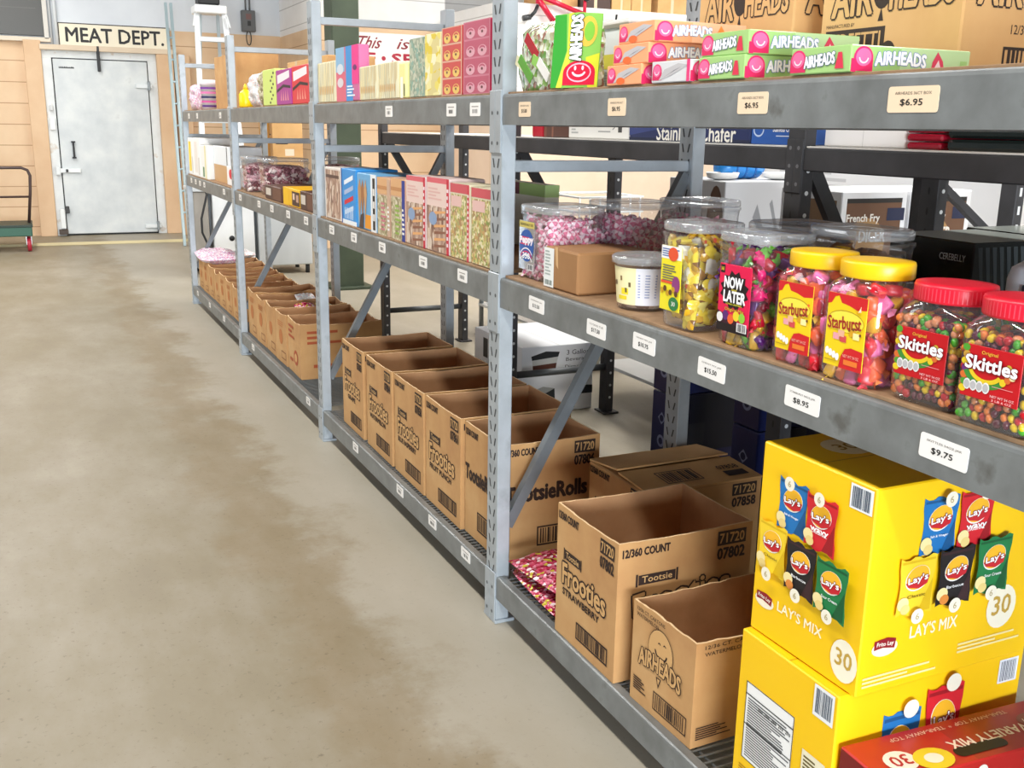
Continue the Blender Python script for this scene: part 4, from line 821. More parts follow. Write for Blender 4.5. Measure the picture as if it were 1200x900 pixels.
# ---- peppermint jars
MM = mint_mesh(); mcount = 0
def mints(loc, w, d, h, which, paper, n):
    global mcount
    t = thing('candy_jar', 'tall clear jar of mints '+which, 'candy jar', loc)
    mb = MB(); jar_shell(mb, w, d, h, 'tub'); sub('jar_body', mb, t); clear_lid(t, w, d, h*.9, 1.02)
    if paper:
        mb = MB(); F = labelfr(mb, w*.5, h*.66, w*.45, h*.12, 'clear_lid', .003); W_, H_ = w*.5, h*.66
        F.rect(W_*.02, H_*.86, W_*.98, H_*.99, '#cdb95c', 2); F.text('INDIVIDUALLY 350', W_*.5, H_*.925, W_*.8, H_*.05, '#5a4a1c', 3, .02)
        F.ell(W_*.5, H_*.5, W_*.46, H_*.33, '#1d4f9c', 2, 26); F.text('Peppy', W_*.5, H_*.6, W_*.86, H_*.17, '#f4e8ee', 3, .09, rot=.06); F.text('Peppy', W_*.5, H_*.6, W_*.86, H_*.17, '#d02858', 4, .03, rot=.06) if 0 else F.bars(W_*.1, H_*.5, W_*.9, H_*.7, '#d02858', 3, 3, 4, False)
        for k in range(3): F.arc(W_*.5, H_*.2-.01*k, W_*.44, H_*.26, .004, ('#f0e8ec', '#d02858', '#f0e8ec')[k], 4, 30, 150)
        F.text('350', W_*.5, H_*.29, W_*.44, H_*.12, '#ffffff', 4, .03); F.rect(W_*.6, 0, W_*.95, H_*.13, '#e8e2e2', 2); F.bars(W_*.63, .003, W_*.92, H_*.12, '#4a4a4a', 3, 9, 2)
        sub('label', mb, t)
    core(loc, w, d, .005, h*.74, .03, 'mint_core', 'mass of mints in the jar '+which)
    S = scatter_faces(w, d, .006, h*.76, .026, .016, 'ant', None, (lambda q: q[3] == 'a' and q[1] > w*.5 and h*.16 < q[2] < h*.7) if paper else None)
    for (x, y, z, f) in S[:n]:
        x += tin(z, h, d)*(1-2*x/d); y += tin(z, h, w)*(1-2*y/w)
        rot = (RND.uniform(-.9, .9)+(pi/2 if f == 'n' else 0), RND.uniform(-.9, .9)+(pi/2 if f == 'a' else 0), RND.uniform(0, 6))
        put('wrapped_mint', MM, 'pink and white mint in the jar '+which, 'candy', (loc[0]+x, loc[1]+y, loc[2]+z), rot, 'mints '+which)
mints((.04, 2.645, ZM+.001), .215, .2, .225, 'with the blue oval label', True, 140)
mints((.245, 2.6, ZM+.001), .2, .22, .24, 'right of the blue oval label jar', False, 130)
mints((.49, 2.58, ZM+.001), .2, .2, .245, 'farthest back by the rear post', False, 110)
# green printed box lying behind the mints
mb = MB(); mb.box((0, 0, 0), (.06, .42, .245), '#e6eadb|.5', .003); F = aisle(mb, 0, 0, 0, .42); F.rect(0, .2, .42, .245, '#a8cc7c'); F.bars(.01, .205, .16, .22, '#2c4a2c', 2, 5, 2, False); F.rect(.14, .2, .2, .245, '#6c2434', 3)
T = near(mb, 0, 0, 0); T.rect(0, .2, .06, .245, '#b4d48c')
solo(mb, 'candy_box', 'pale green printed box standing on the far side of the nearest upright', 'candy box', (.42, 3.42, ZM))
# brown carton with white paper label
mb = MB(); mb.box((0, 0, 0), (.24, .205, .118), 'kraft_dark', .006); F = aisle(mb, 0, 0, 0, .205); F.rect(.0, .002, .062, .115, '#e9ebe8', 1); F.bars(.008, .008, .054, .022, '#3c5a50', 2, 10, 3); F.bars(.008, .035, .05, .11, '#a8b0ac', 2, 8, 3, False); F.poly([(.068, .122), (.085, .122), (.09, .06), (.076, .07)], '#d0a878|.4', 1)
solo(mb, 'cardboard_carton', 'small closed brown carton with a white paper label in front of the mint jars', 'carton', (.03, 2.445, ZM), radians(0))
# cookie tub
t = thing('cookie_tub', 'round clear tub with pale yellow paper label in front of the brown carton', 'tub', (.03, 2.15, ZM+.001))
mb = MB(); mb.rings([(.8, 0, 2), (.86, .004, 2), (.98, .115, 2), (1, .118, 2), (1, .125, 2)], .08, .08, 'clear_plastic', 40, .08, .08, True, False); sub('tub_body', mb, t)
mb = MB(); mb.rings([(1.0, .116, 2), (1.09, .118, 2), (1.09, .133, 2), (1.02, .137, 2), (.98, .134, 2), (.4, .134, 2)], .08, .08, 'clear_lid', 44, .08, .08); sub('lid', mb, t)
mb = MB(); vs = []; fs = []; ms = []; n = 22; rz = lambda z: .08*(.86+.12*(z-.004)/.111)+.0008
for k in range(n+1):
    a = radians(138+165*k/n)
    for z in (.014, .109): vs.append((.08+rz(z)*cos(a), .08+rz(z)*sin(a), z))
    if k: fs.append((2*k-2, 2*k, 2*k+1, 2*k-1)); ms.append('#f2e7b4|.5' if k < 12 or k > 20 else '#e6e6ee|.5')
mb.add(vs, fs, ms, True)
def onl(a0, a1, z0, z1, c, l=1):
    q = [(.08+(rz(z)+.0006*l)*cos(radians(a)), .08+(rz(z)+.0006*l)*sin(radians(a)), z) for a in (a0, (a0+a1)/2, a1) for z in (z0, z1)]
    mb.add(q, [(0, 2, 3, 1), (2, 4, 5, 3)], c)
for a, z, c in ((150, .075, '#3a2a1c'), (158, .06, '#6a4a2c'), (166, .062, '#6a4a2c'), (184, .075, '#8a6a3c'), (196, .045, '#6a5a3c'), (205, .06, '#6a5a3c')): onl(a, a+5, z, z+.012, c)
onl(176, 200, .026, .036, '#ecd42c'); onl(186, 204, .04, .056, '#f0d82c')
for k in range(9): onl(225, 262, .034+.007*k, .037+.007*k, '#9aa4c8')
sub('label', mb, t)
mb = MB(); mb.rings([(.76, .003, 2), (.84, .006, 2), (.9, .07, 2), (.5, .078, 2)], .08, .08, 'brown_print', 24, .068, .068); tag(mb.build('candy_pile', None, (.03, 2.15, ZM+.001)), 'dark chocolate and white pieces filling the round tub', 'candy', None, 'stuff')
# black shrink-wrapped boxes and white device at the right
mb = MB(); mb.box((0, 0, 0), (.26, .24, .235), '#111514|.25', .003); F = aisle(mb, 0, 0, 0, .24); F.text('CEREBELLY', .185, .2, .07, .014, '#d8dcdc', 1, .0); T = top(mb, 0, 0, .235); T.rect(.002, .002, .258, .238, '#ccd6d0|.08', .5)  # pale top paints in the bright reflection on the black film
G = near(mb, 0, 0, 0)
for k in range(9): G.poly([(.01+.02*k, .225), (.022+.02*k, .225), (.05+.02*k, .06), (.045+.02*k, .06)], '#3c4244|.15', 1)
solo(mb, 'product_box', 'black shrink-wrapped box with white lettering behind the red-lidded jars', 'product box', (.43, 1.49, ZM), radians(-2))
mb = MB(); mb.box((0, 0, 0), (.3, .3, .235), '#121615|.25', .003); T = top(mb, 0, 0, .235); T.rect(.002, .002, .298, .298, '#ccd6d0|.08', .5); solo(mb, 'product_box', 'second black shrink-wrapped box, right beside the lettered one', 'product box', (.70, 1.44, ZM) if 0 else (.71, 1.38, ZM), radians(-2)) if 0 else solo(mb, 'product_box', 'second black shrink-wrapped box, deeper in than the lettered one', 'product box', (.71, 1.47, ZM), radians(-2))  # top painted pale as a reflection here too
t = thing('white_container', 'small white container with a dark window at the right edge behind the red lids', 'container', (.22, 1.08, ZM))
mb = MB(); mb.rings([(.95, 0, 8), (1, .006, 8), (1, .205, 8), (.97, .225, 6), (.8, .24, 4)], .09, .09, '#dfe6ee|.4', 32, .085, .085); sub('body', mb, t)
mb = MB(); mb.box((-.0, .03, .07), (.006, .125, .2), '#23303e|.3', .002); sub('window_panel', mb, t)
# ---- mid bay two: boxed and bagged snacks
def snack(name, label, cat, y0, y1, h, dx, base, prn, z=ZM, x=.024, rotz=0, side=None):
    mb = MB(); w = y1-y0-.008; mb.box((0, 0, 0), (dx, w, h), base, .004); F = aisle(mb, 0, 0, 0, w); prn(F, w, h)
    if side: side(near(mb, 0, 0, 0), dx, h)
    return solo(mb, name, label, cat, (x, y0+.004, z), rotz)
def pr_brown(F, w, h): F.rect(.01, .01, w-.01, h-.012, 'brown_print', 1); F.rect(.0, h*.8, w*.9, h*.86, '#5c4238', 2); F.rect(0, 0, .012, h, '#efeae6', 2)
def pr_blue(F, w, h):
    F.rect(0, 0, w, .02, '#e8eef2', 1)
    for k in range(4): F.poly([(w*.2, h*(.7-.18*k)), (w*.8, h*(.82-.18*k)), (w*.8, h*(.9-.18*k)), (w*.2, h*(.78-.18*k))], ('#e8eef6', '#a8b8d8', '#d02c3c', '#c8d8ec')[k], 1)
    F.rect(0, 0, w*.06, h, '#1c4c9c', 2); F.bars(w*.2, h*.1, w*.8, h*.3, '#bcd4f0', 1, 5, 3)
def pr_cone(F, w, h):
    F.rect(w*.72, 0, w, h, '#e9edef', 1); F.rect(w*.82, h*.04, w*.94, h*.94, '#2c2420', 2)
    for k in range(3): F.rect(w*.84, h*(.2+.22*k), w*.92, h*(.32+.22*k), '#e8e4de', 3)
    for k in range(3): F.poly([(w*(.12+.16*k), h*.12), (w*(.06+.16*k), h*.72), (w*(.16+.16*k), h*.9), (w*(.26+.14*k), h*.66)], ('#b98a5c', '#a06c44', '#c89a6c')[k], 2+k)
    F.rect(w*.4, h*.03, w*.72, h*.28, '#e8982c', 1); F.poly([(w*.1, h*.02), (w*.2, h*.25), (w*.36, h*.3), (w*.34, h*.02)], '#4c3a34', 5)
def pr_jumbo(g, b2):
    def f(F, w, h):
        F.rect(.0, h*.72, w, h, '#d9a878', 1); F.rect(0, h*.8, w, h*.86, '#c08858', 2); F.rect(0, 0, w, h*.7, 'tan_bag', 1)
        F.bars(w*.3, h*.08, w*.75, h*.6, g, 2, 7, 4, False); F.rect(w*.78, 0, w, h*.98, b2, 2); F.bars(w*.8, h*.1, w*.96, h*.55, '#f0eeee', 3, 6, 5, False)
    return f
def pr_pink(F, w, h):
    F.rect(.006, h*.62, w*.9, h*.95, '#e4c9bf', 1); F.rect(.006, h*.93, w*.9, h, '#d6636c', 1); F.bars(.02, h*.7, w*.7, h*.88, '#dcb0a8', 2, 4, 2, False); F.rect(.006, .004, w*.9, h*.62, 'brown_print', 1)
    for k in range(6): F.poly([(w*.35, h*(.06+.09*k)), (w*.85, h*(.1+.09*k)), (w*.85, h*(.13+.09*k)), (w*.35, h*(.1+.09*k))], '#dfa46c' if k % 2 else '#8a5a44', 2)
    F.ell(w*.3, h*.45, w*.18, h*.09, '#8aa0c0', 3); F.rect(w*.9, 0, w, h, '#c42038', 2); F.bars(w*.91, h*.1, w*.99, h*.9, '#f0d8dc', 3, 9, 3, False)
def pr_herb(F, w, h): F.rect(.004, .004, w*.88, h*.86, 'herb_print', 1); F.rect(0, h*.88, w*.92, h, '#c9545c', 1); F.rect(w*.05, h*.7, w*.6, h*.84, '#e0b8b0', 2); F.rect(w*.9, 0, w, h, '#c83448', 2); F.bars(w*.91, h*.06, w*.99, h*.9, '#f0d0d0', 3, 12, 4, False)
snack('snack_bag', 'brown snack pack beside the second upright, left of the blue box', 'snack pack', 4.775, 5.06, .25, .2, '#d9cfc6|.4', pr_brown)
snack('snack_box', 'bright blue upright box with slanted stripes on the middle shelf', 'snack box', 4.52, 4.77, .255, .2, '#2f8fd6|.45', pr_blue)
snack('snack_box', 'blue box picturing ice cream cones', 'snack box', 4.225, 4.515, .245, .2, '#6aa8d4|.45', pr_cone)
snack('snack_bag', 'tan topped snack pack with pink print right of the cone box', 'snack pack', 4.04, 4.22, .24, .2, '#cfa890|.4', pr_jumbo('#c87a84', '#c9a890'))
snack('snack_bag', 'tan topped snack pack with green print and navy spine', 'snack pack', 3.855, 4.035, .245, .2, '#cfa890|.4', pr_jumbo('#8fae4c', '#2c3a8c'))
snack('snack_bag', 'pink topped snack pack with red spine, left of its twin', 'snack pack', 3.625, 3.85, .265, .14, '#d9c4c0|.4', pr_pink)
snack('snack_bag', 'pink topped snack pack with red spine, right of its twin', 'snack pack', 3.385, 3.62, .27, .14, '#d9c4c0|.4', pr_pink)
snack('snack_bag', 'green and yellow herb-coloured snack pack with red spine, left of the pair by the upright', 'snack pack', 3.2, 3.38, .26, .11, '#d6cdb0|.4', pr_herb)
snack('snack_bag', 'green and yellow herb-coloured snack pack, right against the upright', 'snack pack', 2.99, 3.19, .255, .07, '#d6cdb0|.4', pr_herb)
# ---- mid bay three: dark candy jars and small boxes
DK = [('pale pink', '#d9a8b0|.3'), ('maroon', '#7a3442|.3'), ('rose', '#b06a78|.3'), ('cream', '#ead9d4|.3')]
DKM = [cuboid_mesh('d', .03, .022, .016, c, c) for _, c in DK]
def dark_jar(loc, w, d, h, which):
    t = thing('candy_jar', 'clear square jar of dark pink candies, '+which, 'candy jar', loc)
    mb = MB(); jar_shell(mb, w, d, h, 'tub'); sub('jar_body', mb, t); clear_lid(t, w, d, h*.9)
    core(loc, w, d, .004, h*.8, .022, 'dark_candy', 'heap of small dark pink candies, '+which)
    for (x, y, z, f) in scatter_faces(w, d, .01, h*.78, .031, .019, 'an'):
        x += tin(z, h, d)*(1-2*x/d); y += tin(z, h, w)*(1-2*y/w); k = RND.randrange(4)
        put('wrapped_candy', DKM[k], DK[k][0]+' candy in the square jar '+which, 'candy', (loc[0]+x, loc[1]+y, loc[2]+z), (RND.uniform(-1, 1), RND.uniform(-1, 1), RND.uniform(0, 6)), DK[k][0]+' candies '+which)
dark_jar((.06, 6.66, ZM+.001), .30, .3, .235, 'nearest the camera in the third bay')
dark_jar((.02, 7.05, ZM+.001), .25, .22, .235, 'behind the nearest one, by the third upright')
dark_jar((.40, 6.45, ZM+.001), .30, .24, .25, 'on the right toward the back')
def pr_choc(F, w, h): F.rect(0, h*.1, w*.45, h*.95, '#4c3028', 1); F.rect(w*.06, h*.3, w*.38, h*.8, '#cfc4b8', 2); F.rect(w*.5, h*.1, w, h*.9, '#6a4434', 1)
def pr_yel(F, w, h): F.rect(0, 0, w*.35, h, '#f0bc14', 1); F.rect(w*.55, h*.08, w, h*.85, '#4a2c24', 1); F.rect(w*.6, h*.4, w*.72, h*.75, '#e0c4b0', 2); F.rect(w*.8, h*.3, w*.94, h*.7, '#c49a84', 2)
snack('candy_box', 'dark brown candy box lying left of the yellow one', 'candy box', 6.05, 6.5, .085, .3, '#5c3c30|.5', pr_choc)
snack('candy_box', 'yellow and brown candy box lying by the second upright', 'candy box', 5.6, 6.0, .1, .3, '#efb81a|.45', pr_yel)
snack('candy_box', 'brown candy box with pale panels beside the yellow one, against the upright', 'candy box', 5.28, 5.59, .1, .3, '#54342a|.5', pr_choc)
# ---- mid bay four: pale boxes
def pr_w(c): return lambda F, w, h: (F.rect(w*.15, h*.1, w*.6, h*.9, c, 1), F.rect(w*.7, h*.05, w*.9, h*.5, '#d9d4cc', 1))
snack('product_box', 'white box with a yellow panel at the far end of the middle shelf', 'product box', 9.46, 9.77, .32, .25, '#f0efec|.5', pr_w('#f0d43c'))
snack('product_box', 'tall plain white box second from the far end of the middle shelf', 'product box', 9.08, 9.45, .325, .28, '#f2f1ee|.5', pr_w('#e8e2da'))
snack('product_box', 'white box with a small green mark, in the far bay of the middle shelf', 'product box', 8.68, 9.07, .27, .25, '#eeefec|.5', lambda F, w, h: (F.rect(w*.3, h*.05, w*.5, h*.35, '#5c8a5c', 1), F.rect(w*.6, 0, w*.75, h, '#e6dc9c', 1)))
snack('product_box', 'white box with a tan lower half, in the far bay of the middle shelf', 'product box', 7.98, 8.67, .275, .25, '#e9edf0|.5', lambda F, w, h: (F.rect(0, 0, w, h*.48, '#c9a070', 1), F.rect(w*.86, h*.1, w*.9, h, '#2c2c2c', 2)), ZM, .07)
snack('product_box', 'small white box with a red balloon mark before the tan box', 'product box', 7.62, 7.98, .14, .2, '#f2f0ee|.5', lambda F, w, h: (F.ell(w*.45, h*.6, w*.2, h*.26, '#d81c34', 1), F.poly([(w*.45, h*.4), (w*.55, h*.35), (w*.85, h*.05), (w*.75, h*.05)], '#d81c34', 1)), ZM, .05)
# ================================================================ top shelf
def logo(F, cu, cv, s, l=2):
    F.ell(cu, cv+.05*s, .5*s, .45*s, '#e8296c', l, 22); F.rect(cu-.5*s, cv-.45*s, cu+.5*s, cv+.0*s, '#d8205c', l); F.ell(cu, cv+.08*s, .4*s, .34*s, '#f06a9c', l+1, 20)
    F.arc(cu, cv+.1*s, .26*s, .26*s, .06*s, '#fbdce8', l+2, 190, 350, 12)
def airbox(loc, rotz, label, kind, dx=.29, dy=.16, h=.047):
    c = {'green': ('#a3cb7c|.35', '#bcd9a0', '#d8405c'), 'orange': ('#f6a878|.35', '#f7b78f', '#f08a3c'), 'silver': ('#d8d8da|.3', '#e6e6e8', '#8a8a90')}[kind]
    mb = MB(); mb.box((0, 0, 0), (dx, dy, h), c[0], .002); A = aisle(mb, 0, 0, 0, dy); B = near(mb, 0, 0, 0)
    B.rect(dx*.4, .001, dx-.002, h-.001, c[1], 1); logo(B, .028, h*.48, h*.96, 2); B.rect(.0005, .0005, .012, h*.5, '#d8205c', 1.5)
    B.text('AIRHEADS', dx*.4, h*.5, dx*.42, h*.46, '#7d93bd', 3, .12, arch=h*.08); B.text('AIRHEADS', dx*.4, h*.5, dx*.42, h*.46, '#ffffff', 4, .055, arch=h*.08)
    B.poly([(dx*.66, h*.14), (dx*.78, h*.14), (dx*.76, h*.55), (dx*.71, h*.9), (dx*.67, h*.5)], c[2], 2); B.poly([(dx*.68, h*.2), (dx*.75, h*.2), (dx*.72, h*.6)], '#f4d8d8', 3)
    B.rect(dx*.91, h*.25, dx*.97, h*.6, c[0], 3)
    if kind == 'green':
        logo(A, .022, h*.48, h*.9, 2); A.text('AIRHEADS', dy*.5, h*.5, dy*.5, h*.42, '#5c708c', 3, .12, rot=.08); A.text('AIRHEADS', dy*.5, h*.5, dy*.5, h*.42, '#ffffff', 4, .05, rot=.08); A.poly([(dy*.76, h*.15), (dy*.9, h*.15), (dy*.86, h*.75), (dy*.8, h*.75)], '#d8304c', 3)
    else:
        logo(A, .024, h*.48, h*.8, 2); A.poly([(dy*.2, h*.1), (dy*.5, h*.3), (dy*.95, h*.75), (dy*.7, h*.85), (dy*.35, h*.6)], '#d9d6d8|.2|.3', 2); A.poly([(dy*.3, h*.2), (dy*.5, h*.42), (dy*.8, h*.7), (dy*.6, h*.55)], '#9a9aa2|.2|.3', 3)
        if kind == 'orange': A.ell(dy*.42, h*.2, dy*.12, h*.18, '#f06a2c', 3)
        else: A.rect(dy*.92, 0, dy, h, '#e83a7c', 3)
    return solo(mb, 'candy_box', label, 'candy box', loc, rotz)
x0 = .012
airbox((x0, 1.445, ZT), 0, 'green watermelon chew box alone at the front of the top shelf, rightmost', 'green')
airbox((x0, 1.745, ZT), 0, 'green watermelon chew box under another one of its kind', 'green')
airbox((x0+.004, 1.742, ZT+.0475), 0, 'green watermelon chew box stacked on another one of its kind', 'green')
airbox((x0, 1.935, ZT), 0, 'silver-fronted chew box wedged between the green and the orange stacks', 'silver', .29, .155)
airbox((x0, 2.135, ZT), 0, 'orange chew box at the bottom of the stack of three', 'orange')
airbox((x0+.003, 2.113, ZT+.0475), 0, 'orange chew box in the middle of the stack of three', 'orange')
airbox((x0+.006, 2.095, ZT+.095), 0, 'orange chew box on top of the stack of three', 'orange', .26)
# peg bag
def pegbag():
    t = thing('candy_bag', 'green and clear candy bag standing by the nearest upright on the top shelf', 'candy bag', (.02, 2.42, ZT))
    mb = MB(); n = 14; vs = []; fs = []; W_, D_, H_ = .385, .12, .19
    for i in range(n+1):
        z = i/n; pinch = (1-.85*max(0, (z-.8)/.2)**1.5)
        for k in range(28):
            a = 2*pi*k/28; c_, s_ = cos(a), sin(a); q = (abs(c_)**3+abs(s_)**3)**(-1/3)
            r = 1+.12*noise.noise(Vector((c_*2, s_*2, z*5)))+.05*noise.noise(Vector((c_*7, s_*7, z*13)))
            vs.append((D_/2+D_/2*c_*q*pinch*r, .062+W_/2+W_/2*s_*q*r*(.94+.06*pinch), H_*z))
    for i in range(n):
        for k in range(28): fs.append((i*28+k, i*28+(k+1) % 28, (i+1)*28+(k+1) % 28, (i+1)*28+k))
    fs += [tuple(range(28))[::-1], tuple(n*28+k for k in range(28))]
    mb.add(vs, fs, 'green_bag', True); mb.build('bag', t)
    mb = MB(); F = Fr(mb, (-.025, .15, .002), (.42, -1, 0), (.06, 0, 1)); w, h = .16, .192
    vs = [(0, 0), (w, 0), (w, h*.96), (w*.5, h), (0, h*.98)]; F.poly(vs, '#8fc85c|.25', 0); mb.add([F.p(u, v, -6) for u, v in vs], [(0, 1, 2, 3, 4)], '#86c64a|.25')
    F.poly([(0, 0), (w*.12, 0), (w*.3, h*.5), (w*.25, h*.98), (0, h*.98)], '#3fa03c|.25', 1); F.poly([(w*.12, 0), (w*.24, 0), (w*.5, h*.62), (w*.4, h), (w*.3, h*.99), (w*.32, h*.5)], '#d9e04a|.25', 2)
    F.poly([(w*.8, 0), (w, 0), (w, h*.45), (w*.72, h*.4)], '#d8dc3c|.25', 2); F.ell(w*.72, h*.74, w*.2, h*.2, '#f2c04a', 2); F.ell(w*.76, h*.74, w*.11, h*.13, '#86c64a|.25', 3)
    F.ell(w*.6, h*.2, w*.34, h*.16, '#d8183c', 3, 26); F.rect(w*.26, .006, w*.94, h*.2, '#d8183c', 3); F.arc(w*.6, h*.2, w*.26, h*.13, .004, '#f6b8c8', 4); F.arc(w*.6, h*.22, w*.15, h*.08, .006, '#f8d8e0', 5, 190, 350); F.ell(w*.52, h*.26, .004, .006, '#f8d8e0', 5); F.ell(w*.68, h*.26, .004, .006, '#f8d8e0', 5)
    F.text('AIRHEADS', w*.5, h*.66, h*.6, w*.24, '#1c2a1c', 5, .11, rot=pi/2+.02); F.text('AIRHEADS', w*.5, h*.66, h*.6, w*.24, '#ffffff', 6, .05, rot=pi/2+.02)
    mb.build('printed_header', t)
    for k in range(5):
        mb = MB(); R_ = random.Random(k+3); b = Vector((-.012, .19+.035*k, .03+.03*(k % 3))); mb.bar(b, b+Vector((-.003, .05+R_.random()*.03, R_.uniform(.02, .07))), .003, .028, ('#e9e6e2|.25', '#8fc45c|.25', '#a8202c|.25', '#5c9a3c|.25', '#d9d4b0|.25')[k], (1, 0, 0)); mb.build('wrapped_stick', t)
pegbag()
# white dispenser box behind, with yellow band
mb = MB(); mb.box((0, 0, 0), (.22, .26, .17), '#e4e8ec|.4', .006); mb.box((-.012, -.012, .17), (.235, .272, .19), '#dcd6d2|.4', .008); A = aisle(mb, 0, 0, 0, .26); B = near(mb, 0, 0, 0)
for F, w in ((A, .26), (B, .22)): F.rect(.0, .06, w, .10, '#d9cf4c', 1); F.text('Lemon', w*.3, .093, .05, .016, '#6a6428', 2, .01); F.bars(.02, .01, w-.02, .055, '#c4c8ca', 1, 6, 3, False)
solo(mb, 'lidded_bin', 'white lidded bin with a yellow band between the green bag and the orange boxes', 'bin', (.2, 2.50, ZT))
# big brown cartons at the back of the top shelf
def bigair(loc, dx, dy, h, label, q=0):
    mb = MB(); mb.box((0, 0, 0), (dx, dy, h), 'kraft_pale', .004); A = aisle(mb, 0, 0, 0, dy); B = near(mb, 0, 0, 0)
    for F, w in ((A, dy), (B, dx)):
        c = w*.5; D = '#33261f|.7'
        F.otext('AIR', w*.24, h*(.68+q), w*.3, h*.24, D, '#d2a870|.8', 2, .09, .035); F.otext('HEADS', w*.73, h*(.68+q), w*.42, h*.22, D, '#d2a870|.8', 2, .09, .035); F.ell(w*.46, h*(.72+q), w*.07, h*.14, D, 1); F.poly([(w*.44, h*(.5+q)), (w*.48, h*(.5+q)), (w*.46, h*(.59+q))], D, 1)
    A.text('MANUFACTURED BY', dy*.16, h*.41, dy*.22, h*.025, '#33261f', 1, .0); A.rect(dy*.05, h*.2, dy*.5, h*.38, '#33261f', 1); A.text('PERFETTI', dy*.27, h*.30, dy*.4, h*.1, '#d2a870|.8', 2, .02); A.ell(dy*.53, h*.18, dy*.06, h*.1, '#33261f', 1)
    B.text('12/36 Ct. Cartons', dx*.55, h*.33, dx*.42, h*.06, '#33261f', 1, .0); B.frame(dx*.3, h*.03, dx*.8, h*.22, .006, '#33261f', 1); B.bars(dx*.33, h*.05, dx*.77, h*.2, '#33261f', 1, 14, 6); B.poly([(dx*.5, h*.2), (dx*.62, h*.2), (dx*.64, h), (dx*.5, h)], '#d8cfc2|.3', 1.5)
    solo(mb, 'cardboard_carton', label, 'carton', loc)
bigair((.33, 1.50, ZT), .40, .395, .30, 'large sealed brown carton with balloon lettering behind the green boxes, right of two', -.085)
bigair((.33, 1.99, ZT), .40, .38, .30, 'large sealed brown carton with balloon lettering behind the orange boxes, left of two')
# ---- top bay two
def pr_plain(m_): return lambda F, w, h: (F.rect(.003, .003, w-.003, h-.003, m_, 1),)
def pr_grid(c1, c2, rows, edge, lab=False):
    def f(F, w, h):
        F.rect(0, 0, w, h, edge, .6)
        for r in range(rows):
            z = h*r/rows; F.rect(.008, z+.003, w-.008, z+h/rows-.003, c1, 1)
            for q in (.28, .72): F.ell(w*q, z+h/rows*.36, w*.17, h/rows*.3, c2, 2, 14); F.arc(w*q, z+h/rows*.4, w*.12, h/rows*.22, .006, c1, 3, 20, 160, 8); F.ell(w*q, z+h/rows*.36, w*.04, h/rows*.08, '#6a3a3c', 4, 8)
    return f
snack('display_box', 'maroon candy display box with four printed rows beside the nearest upright', 'display box', 3.03, 3.255, .225, .07, '#b02048|.5', pr_grid('#b8566c', '#d9a0ac', 4, '#c8788a'), ZT, .02)
snack('display_box', 'red and yellow candy display box with four printed rows', 'display box', 3.26, 3.45, .222, .16, '#b83a3c|.5', pr_grid('#c8504a', '#e6c06a', 4, '#d8a890'), ZT, .02)
snack('display_box', 'yellow candy display box between the red and green ones', 'display box', 3.455, 3.62, .215, .16, '#d9cfa0|.5', pr_plain('yellow_print'), ZT, .02)
snack('display_box', 'grey green candy display box left of the yellow one', 'display box', 3.63, 3.815, .212, .16, '#7c9684|.5', pr_plain('green_print'), ZT, .03)
snack('candy_box', 'slim pale yellow box before the grey green display box', 'candy box', 3.79, 3.885, .125, .05, '#efe89c|.5', lambda F, w, h: (F.rect(w*.2, 0, w*.6, h*.6, '#f4f2e4', 1), F.rect(w*.7, h*.05, w*.9, h*.4, '#6a6a4c', 1)), ZT, .015) if 0 else snack('candy_box', 'slim pale yellow box left of the grey green display box', 'candy box', 3.825, 3.905, .13, .1, '#efe89c|.5', lambda F, w, h: (F.rect(w*.2, 0, w*.6, h*.6, '#f4f2e4', 1), F.rect(w*.7, h*.05, w*.9, h*.4, '#6a6a4c', 1)), ZT, .02)
def pr_sticks(F, w, h):
    F.rect(.003, .003, w-.003, h-.003, 'pale_print', 1)
    for k in range(9): F.rect(w*(.06+.1*k), h*.02, w*(.075+.1*k), h*.96, '#b8ad8c', 2)
    for k in range(8): F.ell(w*(.12+.1*k), h*.3, w*.025, h*.12, '#d8a868', 2, 8)
snack('candy_box', 'pale tan box of stick candy left of the slim yellow box', 'candy box', 3.91, 4.17, .14, .07, '#e2dabc|.5', pr_sticks, ZT, .02)
snack('candy_box', 'pale tan box of stick candy right of the blue and pink box', 'candy box', 4.175, 4.43, .138, .07, '#e2dabc|.5', pr_sticks, ZT, .02)
def pr_bp(F, w, h):
    F.rect(0, 0, w*.45, h, '#d8687c', 1); F.rect(0, h*.55, w*.4, h, '#8ab4d4', 2); F.ell(w*.2, h*.6, w*.15, h*.1, '#cfd6de', 3); F.ell(w*.2, h*.35, w*.14, h*.09, '#d8d0d4', 3); F.rect(w*.45, 0, w*.75, h, '#3f8fd0', 1); F.rect(w*.72, h*.3, w, h, '#e83a8c', 1); F.bars(w*.5, h*.08, w*.85, h*.3, '#e8f0f8', 3, 4, 2, False); F.ell(w*.85, h*.6, w*.08, h*.05, '#6a2a6c', 3)
snack('candy_box', 'tall blue and pink candy box between the pale tan boxes', 'candy box', 4.435, 4.795, .235, .05, '#c86a98|.5', pr_bp, ZT, .02)
snack('candy_box', 'pale tan box of stick candy against the second upright', 'candy box', 4.80, 5.125, .185, .07, '#e2dabc|.5', pr_sticks, ZT, .02)
